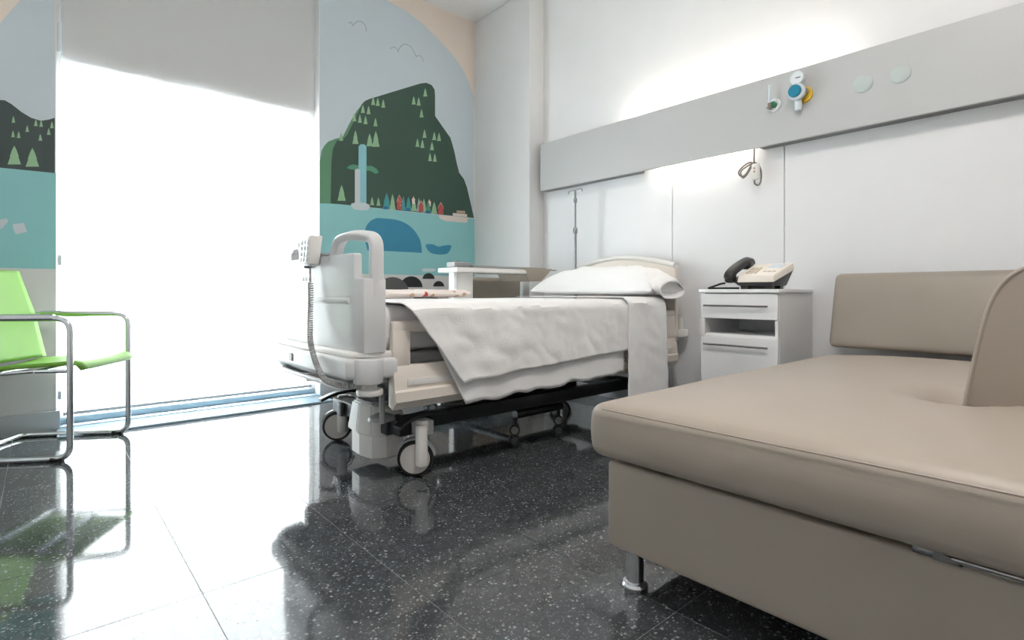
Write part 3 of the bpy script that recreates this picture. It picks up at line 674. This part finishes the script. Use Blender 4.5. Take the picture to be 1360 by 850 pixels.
# side rails: near foot, near head, far foot, far head
def side_rail(xa, xb_, y, outw, holes):
    r = None
    z0, zm, z1 = .335, .515, .70
    t = MB()
    # top frame with openings
    edges = [xa] + [e for h in holes for e in h] + [xb_]
    t.box((xa, y, z1 - .05), (xb_, y + outw * .035, z1), bev=.012, seg=3)
    for k in range(0, len(edges), 2):
        t.box((edges[k], y, zm - .01), (edges[k + 1], y + outw * .035, z1 - .03), bev=.008)
    r = t.build('side_rail', 'bed_cream', bed)
    t = MB(); s_ = outw
    prof = [(y + s_ * -.004, z0 + .012), (y + s_ * .03, z0), (y + s_ * .062, z0 + .035), (y + s_ * .062, z0 + .075), (y + s_ * .048, z0 + .082), (y + s_ * .048, zm - .03), (y + s_ * .035, zm), (y, zm)]
    t.prism([(xa, a, c) for a, c in prof], (xb_ - xa, 0, 0), bev=.005); t.build('rail_skirt', 'bed_cream', r)
    t = MB(); t.box((xa + .06, y + s_ * .047, z0 + .095), (xb_ - .06, y + s_ * .052, zm - .055), bev=.002); t.build('rail_inset', 'bed_white', r)
    return r
side_rail(1.085, 2.02, 2.015, -1, [(1.17, 1.52), (1.58, 1.92)])
side_rail(2.10, 3.17, 2.015, -1, [(2.2, 2.55), (2.62, 3.06)])
side_rail(1.085, 2.02, 2.905, 1, [(1.17, 1.52), (1.58, 1.92)])
side_rail(2.10, 3.17, 2.905, 1, [(2.2, 2.55), (2.62, 3.06)])
# deck and underframe
t = MB(); t.box((1.06, 2.04, .50), (3.18, 2.88, .56), bev=.006); t.build('mattress_deck', 'bed_grey', bed)
t = MB()
for yy in (2.12, 2.74): t.box((1.10, yy, .40), (3.16, yy + .06, .50), bev=.005)
for xx in (1.25, 1.9, 2.5, 3.0): t.box((xx, 2.1, .42), (xx + .05, 2.82, .48))
t.build('underframe', 'bed_grey', bed)
t = MB(); t.box((1.55, 2.06, .34), (2.7, 2.1, .40), bev=.01); t.box((1.5, 2.1, .33), (1.9, 2.5, .40), bev=.01); t.build('actuator_cover', 'bed_grey', bed)
t = MB()
for yy in (2.21, 2.70): t.box((1.18, yy, .17), (3.02, yy + .06, .24), bev=.006)
for xx in (1.2, 2.92): t.box((xx, 2.13, .175), (xx + .08, 2.86, .245), bev=.006)
t.build('base_frame', 'dark_metal', bed)
for xx in (1.72, 2.62):
    t = MB(); t.cyl((xx, 2.47, .22), (xx, 2.47, .42), .065, 24); t.cyl((xx, 2.47, .2), (xx, 2.47, .32), .085, 24, .004); t.build('lift_column', 'steel', bed)
t = MB(); t.box((1.8, 2.36, .16), (2.62, 2.6, .33), bev=.01); t.build('motor_box', 'dark_metal', bed)
def caster(x, y, ax, nm='castor'):
    ax = Vector(ax).normalized(); side_ = Vector((-ax.y, ax.x, 0)); r = .08
    # fork / stem
    t = MB(); st = Vector((x, y, 0)) + side_ * -.03
    t.cyl(st + Vector((0, 0, .055)) - ax * .030, st + Vector((0, 0, .235)) - ax * .030, .027, 20, .004)
    t.cyl(st + Vector((0, 0, .20)), st + Vector((0, 0, .25)), .028, 18, .003)
    cs = t.build(nm, 'bed_white', bed)
    t = MB(); cpt = Vector((x, y, r))
    t.lathe(cpt - ax * .018, [(r * .80, 0), (r * .97, .004), (r, .011), (r, .025), (r * .97, .032), (r * .80, .036)], ax, 32); t.build('tyre', 'rubber', cs)
    t = MB(); t.lathe(cpt - ax * .019, [(0, -.004), (r * .5, -.003), (r * .82, .001), (r * .82, .037), (r * .5, .041), (0, .042)], ax, 28); t.build('wheel_disc', 'wheel_grey', cs)
    # mudguard: arc over the tyre
    t = MB(); arcp = [cpt + (side_ * math.cos(a) + Vector((0, 0, 1)) * math.sin(a)) * (r + .008) for a in [math.radians(20 + 150 * k / 12) for k in range(13)]]
    t.sweep(arcp, [(-.004, -.02), (.004, -.02), (.004, .02), (-.004, .02)], up=None); t.build('mudguard', 'bed_grey', cs)
    return cs
vd = lambda x, y: (x, y, 0)
caster(1.262, 2.098, (.60, .80, 0)); caster(1.24, 2.885, (.55, .84, 0)); caster(2.98, 2.12, (.9, .4, 0)); caster(2.98, 2.85, (.8, .6, 0))
for (x, y, sg) in ((1.26, 2.10, -1), (1.24, 2.86, 1)):
    t = MB(); t.sweep(smoothpath([(x + .16, y + .0, .262), (x + .06, y, .272), (x - .03, y + sg * .01, .262), (x - .10, y + sg * .02, .235)], 5), rrect(-.008, -.028, .008, .028, .006, 3), up=(0, 0, 1)); t.build('brake_pedal', 'dark_metal', bed)
    t = MB(); t.box((x + .0, y - .035, .18), (x + .08, y + .035, .245), bev=.008); t.build('castor_socket', 'bed_shell', bed)
# white end housing above the floor
hp_ = [(1.215, 2.265), (1.15, 2.30), (1.13, 2.40), (1.14, 2.51), (1.30, 2.53), (1.31, 2.265)]
def sc_(pts, k): 
    cx = sum(p[0] for p in pts) / len(pts); cy = sum(p[1] for p in pts) / len(pts); return [(cx + (x - cx) * k, cy + (y - cy) * k) for x, y in pts]
t = MB(); lo = [(x, y, .155) for x, y in sc_(hp_, 1.10)]; hi = [(x, y, .268) for x, y in sc_(hp_, .90)]
va = [t.bm.verts.new(p) for p in lo]; vb = [t.bm.verts.new((p[0], p[1], p[2] + (.03 if p[0] < 1.2 else 0))) for p in hi]
t._face(va[::-1]); f_ = t._face(vb)
for k in range(len(va)): t._face([va[k], va[(k + 1) % len(va)], vb[(k + 1) % len(va)], vb[k]])
bmesh.ops.bevel(t.bm, geom=list(t.bm.edges), offset=.008, segments=2, affect='EDGES'); t.build('end_housing', 'bed_white', bed, smooth=False)
t = MB(); t.prism([(x, y, .045) for x, y in sc_(hp_, .90)], (0, 0, .11), bev=.006, seg=1); t.build('housing_skirt', 'bed_white', bed, smooth=False)
t = MB(); t.prism([(x, y, .288) for x, y in sc_(hp_, .74)], (0, 0, .02), bev=.006); t.build('housing_tray', 'bed_grey', bed)
t = MB(); t.cyl((1.10, 2.10, .26), (1.10, 2.10, .42), .012, 12); t.build('end_post', 'bed_grey', bed)
t = MB(); t.lathe((1.13, 2.16, .26), [(.06, 0), (.055, .015), (.02, .03), (0, .032)], (0, 0, 1), 20); t.build('pivot_cap', 'bed_grey', bed)
t = MB(); t.cyl((1.24, 2.4, .30), (1.24, 2.4, .44), .045, 20); t.build('end_column', 'bed_grey', bed)
# drip pole at the far head corner
ipx = onY(760, 300, 2.88); 
t = MB(); t.tube([(3.16, 2.86, .5), (3.16, 2.86, 1.30)], .011, 10); t.tube([(3.16, 2.86, 1.30), (3.16, 2.86, 1.62)], .008, 10)
t.lathe((3.16, 2.86, 1.28), [(.016, 0), (.018, .01), (.018, .035), (.014, .045)], (0, 0, 1), 14); t.lathe((3.16, 2.86, 1.52), [(.012, 0), (.014, .008), (.014, .03), (.01, .04)], (0, 0, 1), 14)
t.tube(fillet([(3.16, 2.93, 1.60), (3.16, 2.93, 1.62), (3.16, 2.79, 1.62), (3.16, 2.79, 1.60)], .015), .004, 8); t.build('drip_pole', 'steel', bed)

# ------------------------------------------------------------------ mattress and bedding
MZ = .765
t = MB(); t.rbox((1.075, 2.055, .562), (3.17, 2.865, MZ), .05, n=10)
tag(t.build('mattress', 'linen'), 'thick white mattress lying on the hospital bed deck', 'mattress')
def drape(xl, xr, hem, ytop_far, yside, lift, wr, seed, nu=90, nv=70, foldx=0):
    # v from far top edge, over the near edge, down to the hem; left/right edges are functions of depth
    t = MB(); er = .05
    def fn(u, v):
        top_len = ytop_far - (yside + er); arc_len = er * math.pi / 2
        # hem height at this u: evaluate with x estimated at hem
        xh = xl(0.0) + (xr(0.0) - xl(0.0)) * u
        drop = (MZ + lift - er) - hem(u)
        L = top_len + arc_len + drop; s = v * L
        if s < top_len: y = ytop_far - s; z = MZ + lift; d = 0.0; ny, nzv = 0, 1
        elif s < top_len + arc_len:
            a = (s - top_len) / er; y = yside + er - er * math.sin(a); z = MZ + lift - er + er * math.cos(a); d = er * (1 - math.cos(a)); ny, nzv = -math.sin(a), math.cos(a)
        else:
            d = s - top_len - arc_len; z = MZ + lift - er - d; y = yside; d += er; ny, nzv = -1, 0
        x = xl(d) + (xr(d) - xl(d)) * u
        k = 1.0 if nzv < .5 else .45
        hang = max(0, min(1, d / .25))
        n1 = nz(x * 3.1 + seed, z * 2.2 + y * 1.5, seed) * .016 + nz(x * 9 + z * 7 + seed, z * 5 + y * 5, seed + 2) * .010 + nz(x * 2.0 + z * 5 + seed, z * 11, seed + 5) * .012 + nz(x * 20 - z * 14, z * 20 + y * 9, seed + 1) * .004
        wav = math.sin(x * 21 + seed + 1.5 * nz(x * 2, seed)) * .012 * hang
        o_ = (abs(n1) * 1.4 + wav * wr + .012 * wr) * wr * k if nzv < .5 else n1 * .5 * k * wr + .002
        return Vector((x, y + ny * max(o_, .0) , z + nzv * o_))
    t.grid(fn, nu, nv)
    return t
def hem_fn(za, zb_, sd, amp): return lambda u: za + (zb_ - za) * u + amp * nz(u * 9, sd) + amp * .3 * nz(u * 17, sd + 3)
# lower sheet
def sol(o, th):
    m = o.modifiers.new('thickness', 'SOLIDIFY'); m.thickness = th; m.offset = -1
bs = thing('bed_sheet', 'white top sheet hanging below the blanket along the bed side', 'sheet', (2.1, 1.9, .3))
t = drape(lambda d: 1.15 + .62 * d ** .9 * .9 if d > 0 else 1.15, lambda d: 2.56, hem_fn(.325, .352, 4.0, .022), 2.84, 1.935, .004, .3, 2.0)
o = t.build('hanging_edge', 'linen', bs); sol(o, .002)
t = drape(lambda d: 2.545, lambda d: 2.925 + .04 * d, hem_fn(.18, .17, 8.0, .004), 2.86, 1.898, .024, .5, 9.0, 30, 70)
o = t.build('turned_down_end', 'linen', bs); sol(o, .003)
t = drape(lambda d: 1.11 + .80 * d, lambda d: 2.60, hem_fn(.425, .487, 1.0, .010), 2.86, 1.916, .012, .5, 5.0, 130, 100)
o = t.build('blanket', 'blanket_linen'); sol(o, .004); tag(o, 'white woven blanket draped diagonally over the side of the bed', 'blanket')
# floral roll on the far side of the foot end
t = MB()
def roll(u, v):
    x = 1.40 + .62 * u; a = v * 2 * math.pi; k = math.sin(math.pi * min(1, max(0, u * 14 if u < .5 else (1 - u) * 14)) / 2) if (u < .04 or u > .96) else 1
    k = max(.55, k); r1 = .075 * k * (1 + .06 * nz(x * 6, a)); r2 = .024 * k * (1 + .12 * nz(x * 8, a + 3))
    return Vector((x, 2.74 + r1 * math.cos(a), .812 + r2 * math.sin(a)))
t.grid(roll, 30, 20); tag(t.build('folded_cover', 'floral_cloth'), 'small floral cover rolled up at the foot of the bed', 'cover')
# pillow
pc = Vector((2.955, 2.415, .0)); ang = math.radians(4)
def pillow_pt(a, b2, top):
    hx_, hy_ = .215, .50
    ea = 1 - abs(a) ** 2.6; eb = 1 - abs(b2) ** (3.2 if b2 > 0 else 7.0)
    th_ = max(0, ea) ** .55 * max(0, eb) ** .5
    px_ = hx_ * a * (1 - .10 * (1 - abs(b2) ** 2) * 0 - .12 * abs(a) * (1 - abs(b2)) * .5); py_ = hy_ * b2 * (1 - .05 * (1 - a * a))
    wob = nz(a * 2.1 + 5, b2 * 3, 2.0) * .012 + nz(a * 5, b2 * 8, 7.0) * .006
    if b2 < -.55: wob += nz(a * 7 + 3, b2 * 16, 3.0) * .016 * ((-b2 - .55) / .45)
    z = (.165 * th_ + wob * 1.3 * th_) if top else -.028 * th_
    x = px_ * math.cos(ang) - py_ * math.sin(ang); y = px_ * math.sin(ang) + py_ * math.cos(ang)
    return Vector((pc.x + x, pc.y + y, MZ + .062 + z))
t = MB(); NA, NB = 36, 60
cs_ = lambda k, n: math.sin(math.pi / 2 * (2 * k / n - 1))
t.grid(lambda u, v: pillow_pt(math.sin(math.pi / 2 * (2 * u - 1)), math.sin(math.pi / 2 * (2 * v - 1)), True), NA, NB)
t.grid(lambda u, v: pillow_pt(math.sin(math.pi / 2 * (2 * u - 1)), math.sin(math.pi / 2 * (2 * v - 1)), False), NA, NB)
bmesh.ops.remove_doubles(t.bm, verts=t.bm.verts, dist=1e-4)
pl = tag(t.build('pillow', 'pillow_linen'), 'plump white pillow in a loose case at the bed head', 'pillow')
# open case end
t = MB()
def flap(u, v):
    a = 2 * math.pi * v; yy = YC - .485 - .085 * u
    rx_ = .195 - .015 * u; rz_ = .060 + .010 * math.sin(u * 3)
    x = pc.x + .035 + .01 * u + rx_ * math.cos(a) * (1 - .1 * math.sin(a)) + .014 * nz(v * 6, u * 3); z = MZ + .102 - .04 * u * u + rz_ * math.sin(a) * (1 if math.sin(a) > 0 else .8) + .014 * nz(v * 7, u * 3, 2)
    return Vector((x, yy + .03 * math.cos(a) + .016 * nz(v * 7, 3), z))
t.grid(flap, 8, 48); bmesh.ops.remove_doubles(t.bm, verts=t.bm.verts, dist=1e-4); o = t.build('case_end', 'pillow_linen', pl); sol(o, .003)

# ------------------------------------------------------------------ bed hand control hooked on the foot panel
HY = YC - .02
hc = thing('bed_control', 'white bed control handset hooked over the foot panel with coiled grey cord', 'remote control', (.93, HY, .96))
t = MB()
t.hexa([(.888, HY - .065, .940), (.888, HY + .065, .940), (.938, HY + .065, .940), (.938, HY - .065, .940), (.898, HY - .072, 1.072), (.898, HY + .068, 1.072), (.952, HY + .068, 1.072), (.952, HY - .072, 1.072)], bev=.008, seg=3)
bd = t.build('control_body', 'bed_white', hc)
t = MB(); t.box((.945, HY - .04, .988), (.998, HY + .04, .998), bev=.003); t.box((.990, HY - .04, .95), (.998, HY + .04, .998), bev=.003)
t.box((.92, HY + .067, .93), (.952, HY + .08, 1.06), bev=.003); t.build('hook', 'bed_grey', hc)
for r_ in range(4):
    for c_ in range(3):
        t = MB(); y_ = HY - .038 + c_ * .036; z_ = .965 + r_ * .026
        t.box((.8865 + r_ * .002, y_ - .012, z_ - .009), (.895 + r_ * .002, y_ + .012, z_ + .009), bev=.003); t.build('button', 'clear_plastic', bd)
ct = smoothpath([(.918, 2.433, .941), (.917, 2.43, .90), (.912, 2.41, .80), (.90, 2.385, .68), (.885, 2.33, .58), (.878, 2.20, .475), (.905, 2.12, .445), (.955, 2.06, .44)], 40)
t = MB(); L_ = 0; pts = []
for i, p in enumerate(ct):
    if i: L_ += (p - ct[i - 1]).length
n_h = 900; cum = [0]
for i in range(1, len(ct)): cum.append(cum[-1] + (ct[i] - ct[i - 1]).length)
j = 0
for k in range(n_h):
    s = L_ * k / (n_h - 1)
    while j < len(cum) - 2 and cum[j + 1] < s: j += 1
    f = (s - cum[j]) / max(1e-6, cum[j + 1] - cum[j]); p = ct[j].lerp(ct[j + 1], f); tg = (ct[j + 1] - ct[j]).normalized()
    r0 = Vector((1, 0, 0)); u = (r0 - tg * r0.dot(tg)).normalized(); v_ = tg.cross(u); a = s / .0105 * 2 * math.pi
    rr = .0095 if s > .08 else .002
    pts.append(p + (u * math.cos(a) + v_ * math.sin(a)) * rr)
t.tube(pts, .0034, 6); t.build('coiled_cord', 'coil_grey', hc)

# ------------------------------------------------------------------ overbed table behind the bed
ot = thing('overbed_table', 'white overbed table with wheeled base standing on the far side of the bed', 'table', (2.45, 3.14, 0))
tz = .975
t = MB(); t.box((2.13, 3.0, tz - .018), (2.78, 3.24, tz + .016), bev=.008, seg=3); t.build('table_top', 'bed_white', ot)
t = MB(); t.hexa([(2.80, 3.0, tz - .07), (2.93, 3.0, tz - .07), (2.93, 3.34, tz - .07), (2.80, 3.34, tz - .07), (2.74, 3.0, tz + .028), (3.05, 3.0, tz + .028), (3.05, 3.34, tz + .028), (2.74, 3.34, tz + .028)], bev=.006); t.build('tilt_bracket', 'taupe_fabric', ot)
t = MB(); t.box((2.28, 3.02, tz + .018), (3.0, 3.3, tz + .034), bev=.004); t.build('side_leaf', 'bed_grey', ot)
t = MB(); t.box((2.15, 3.06, tz + .02), (2.30, 3.16, tz + .055), bev=.008); t.cyl((2.2, 3.1, tz + .05), (2.2, 3.1, tz + .065), .015, 12); t.build('latch_box', 'bed_grey', ot)
t = MB(); t.box((2.175, 3.07, .12), (2.32, 3.17, tz - .002), bev=.01, seg=3); t.build('column', 'bed_white', ot)
t = MB(); t.box((2.14, 3.055, .12), (2.17, 3.09, tz - .002), bev=.008); t.build('column_trim', 'alu_white', ot)
t = MB(); t.tube([(3.03, 3.05, tz + .02), (3.14, 3.05, tz + .02)], .004, 8); t.build('pull_rod', 'steel', ot)
t = MB(); t.tube([(2.06, 2.33, .115), (2.44, 2.33, .115)], .026, 12); t.tube([(2.25, 2.36, .115), (2.25, 3.14, .115)], .022, 12); t.tube([(2.0, 3.14, .115), (2.5, 3.14, .115)], .026, 12); t.build('base_frame', 'dark_metal', ot)
for x, y in ((2.06, 2.33), (2.42, 2.33), (2.03, 3.14), (2.47, 3.14)):
    t = MB(); t.cyl((x - .012, y - .012, .05), (x - .012, y - .012, .1), .012, 12); t.cyl((x - .02, y - .02, .031), (x + .004, y + .012, .031), .031, 20, .004); cs = t.build('castor', 'rubber', ot)
    t = MB(); t.cyl((x - .0225, y - .0232, .031), (x - .019, y - .0192, .031), .022, 16); t.build('wheel_disc', 'bed_grey', cs)

# ------------------------------------------------------------------ taupe armchair in the corner
ac = thing('taupe_armchair', 'taupe upholstered armchair behind the overbed table in the corner', 'armchair', (2.78, 3.7, 0))
t = MB(); t.rbox((2.50, 3.42, .30), (3.10, 3.52, .94), .03, n=4); t.build('backrest', 'taupe_fabric', ac)
t = MB(); t.rbox((2.55, 3.53, .36), (3.05, 4.05, .48), .03, n=4); t.build('seat', 'taupe_fabric', ac)
for xx in (2.50, 3.05):
    t = MB(); t.rbox((xx, 3.53, .56), (xx + .05, 4.02, .62), .02, n=3); t.build('armrest', 'taupe_fabric', ac)
    for yy in (3.46, 4.0):
        t = MB(); t.box((xx + .008, yy, 0), (xx + .042, yy + .035, .57 if yy > 3.9 else .31), bev=.004); t.build('leg', 'steel', ac)
t = MB(); t.box((2.52, 3.5, .30), (3.08, 4.03, .36), bev=.005); t.build('seat_frame', 'steel', ac)

# ------------------------------------------------------------------ green cantilever chair
Fn = Vector((.085, 3.40, 0)); Ff = Vector((.36, 3.835, 0)); sv = (Ff - Fn).normalized(); cw = (Ff - Fn).length
bv = Vector((-sv.y, sv.x, 0))
def CH(s, b_, z): return Fn + sv * s + bv * b_ + Vector((0, 0, z))
ch = thing('green_chair', 'lime green armchair on a bent chrome tube frame by the window', 'chair', CH(cw / 2, .2, 0))
R = .0142; az = .693
path = [CH(0, .46, az), CH(0, -.03, az), CH(0, -.03, R), CH(0, .52, R), CH(cw, .52, R), CH(cw, -.03, R), CH(cw, -.03, az), CH(cw, .46, az)]
t = MB(); t.tube(fillet(path, .065, 7), R, 14); t.build('tube_frame', 'chrome', ch)
for s_ in (0, cw):
    t = MB(); t.tube([CH(s_, .0, R * .9), CH(s_, .05, R * .92)], R * 1.05, 12); t.build('glide', 'rubber', ch)
    t = MB(); t.tube([CH(s_, .04, az + .004), CH(s_, .42, az + .004)], R * 1.2, 12) ; t.build('arm_sleeve', 'chrome', ch)
def seat_fn(lo):
    def fn(u, v):
        b_ = -.075 + .49 * u; s_ = .028 + (cw - .056) * v
        z = .487 - .035 * u - .012 * math.sin(math.pi * v) * (1 if u > .1 else u * 10) - .04 * max(0, (.10 - u) / .10) ** 2
        return CH(s_, b_, z - (.022 if lo else 0))
    return fn
t = MB(); t.grid(seat_fn(False), 20, 12); o = t.build('seat', 'green_shell', ch); sm_ = o.modifiers.new('thickness', 'SOLIDIFY'); sm_.thickness = .02; sm_.offset = -1
def back_fn(u, v):
    z = .46 + .475 * u; b_ = .385 + .11 * u + .012 * math.cos((v - .5) * 3)
    wd = 1.0 if u < .5 else 1 - .17 * (u - .5) / .5
    s_ = cw / 2 + (v - .5) * (cw - .05) * wd
    return CH(s_, b_, z)
t = MB(); t.grid(back_fn, 24, 14); o = t.build('backrest', 'green_shell', ch); sm_ = o.modifiers.new('thickness', 'SOLIDIFY'); sm_.thickness = .018; sm_.offset = 0
t = MB(); t.tube([CH(.0, .12, .437), CH(cw, .12, .437)], .01, 10); t.tube([CH(.0, .36, .42), CH(cw, .36, .42)], .01, 10)
t.tube([CH(0, .12, .437), CH(0, -.03, .437)], .009, 8); t.tube([CH(cw, .12, .437), CH(cw, -.03, .437)], .009, 8); t.tube([CH(0.02, .12, .437), CH(0.02, .36, .42)], .009, 8); t.tube([CH(cw - .02, .12, .437), CH(cw - .02, .36, .42)], .009, 8); t.build('seat_support', 'chrome', ch)

# ------------------------------------------------------------------ sofa
sf = thing('corner_sofa', 'large taupe leather sofa bed with chrome feet in the foreground', 'sofa', (2.2, 0, 0))
SX0 = 1.212; SY1 = .976; SYE = -1.7
t = MB(); t.rbox((SX0, SYE, .105), (3.25, SY1, .343), .012, n=6); t.build('sofa_base', 'leather', sf)
t = MB(); t.box((SX0 + .03, SYE + .02, .343), (3.22, SY1 - .03, .362)); t.build('bed_frame', 'dark_metal', sf)
def warp(P, q):
    if q.z > -.2:
        k = max(0, 1 - abs(q.y) ** 8) * max(0, 1 - abs(q.x) ** 8)
        kk = max(0, (q.z + .2) / 1.2)
        P = P + Vector((0, 0, .0 + .042 * k * kk))
    # puffed front face
    if q.x < -.9: P = P + Vector((-.012 * (1 - q.z ** 2) * (1 - abs(q.y) ** 12), 0, 0))
    if q.y > .9: P = P + Vector((0, .012 * (1 - q.z ** 2), 0))
    # hollow beside the standing back cushion
    d = ((P.x - 1.84) / .085) ** 2 + ((P.y - .30) / .06) ** 2
    if q.z > .5 and d < 4: P = P + Vector((0, 0, -.16 * math.exp(-d * 1.2)))
    P = P + Vector((0, 0, .003 * nz(P.x * 3, P.y * 3, 1))) if q.z > .5 else P
    return P
t = MB(); t.rbox((1.178, SYE, .357), (3.02, 1.01, .505), .03, warp=warp, n=56, fine=4); st_ = t.build('seat_cushion', 'leather', sf)
t = MB()
ps = [(1.172, SYE + .02, .492)] + [(1.170, SYE + .05 + (1.0 - SYE - .09) * k / 40, .497) for k in range(41)]
t.tube(ps, .0022, 6); t.build('seam', 'leather', st_)
# rear backrest along the wall
t = MB()
def wb(P, q):
    P = P + Vector((-.018 * (1 - q.z ** 2) * (1 - abs(q.y) ** 6), 0, 0)) if q.x < -.5 else P
    return P + Vector((.05 * (q.z), 0, 0))
t.rbox((3.03, SYE, .545), (3.20, 1.0, .915), .028, warp=wb, n=10); t.build('backrest', 'leather_dark', sf)
# near standing back cushion
bc = []
Yb = .275
out = smoothpath([(Yb, .525), (Yb - .010, .58), (Yb - .03, .70), (Yb - .05, .79), (Yb - .075, .845), (Yb - .12, .88), (Yb - .2, .892), (Yb - .5, .897)] and [(a, c, 0) for a, c in ((Yb, .525), (Yb - .012, .60), (Yb - .03, .70), (Yb - .05, .79), (Yb - .08, .85), (Yb - .13, .882), (Yb - .22, .893), (Yb - .5, .897))], 4)
loop = [(1.765, p.x, p.y) for p in out] + [(1.765, -1.65, .897), (1.765, -1.65, .525)]
t = MB(); t.prism(loop, (.17, 0, 0), bev=.014, seg=3); nb = t.build('back_cushion', 'leather', sf)
t = MB(); t.tube([(1.768, p.x + .001, p.y + .001) for p in out] + [(1.768, -1.64, .899)], .006, 8); t.build('piping', 'leather', nb)
for x, y in ((1.245, .905), (3.1, .905), (1.245, -1.55), (3.1, -1.55)):
    t = MB(); t.cyl((x, y, .0), (x, y, .106), .0245, 24); t.lathe((x, y, 0), [(.033, 0), (.036, .004), (.036, .012), (.032, .018), (.0245, .02)], (0, 0, 1), 28); t.build('foot', 'chrome', sf)
# fold-out mechanism showing in the gap
t = MB(); t.tube([(1.205, .205, .352), (1.205, -1.5, .352)], .007, 10); t.build('mechanism_tube', 'steel', sf)
t = MB(); t.box((1.20, .225, .345), (1.215, .262, .360), bev=.002); t.hexa([(1.198, .19, .344), (1.215, .19, .344), (1.215, .232, .344), (1.198, .232, .344), (1.198, .20, .352), (1.215, .20, .352), (1.215, .228, .363), (1.198, .228, .363)]); t.build('hinge_bracket', 'steel', sf)

# ------------------------------------------------------------------ unseen fill light panel, added to brighten the room
cl = thing('fill_light_panel', 'square fill light panel added unseen on the ceiling', 'fill light', (.9, .3, ZC))
t = MB(); t.box((.58, -.02, ZC - .03), (1.22, .62, ZC - .001), bev=.004); t.build('fill_frame', 'alu_white', cl)
mat('fill_glow', (255, 252, 246), .5, emit=(255, 247, 240), estr=36)
t = MB(); t.box((.60, .0, ZC - .034), (1.20, .60, ZC - .03)); t.build('diffuser', 'fill_glow', cl, smooth=False)
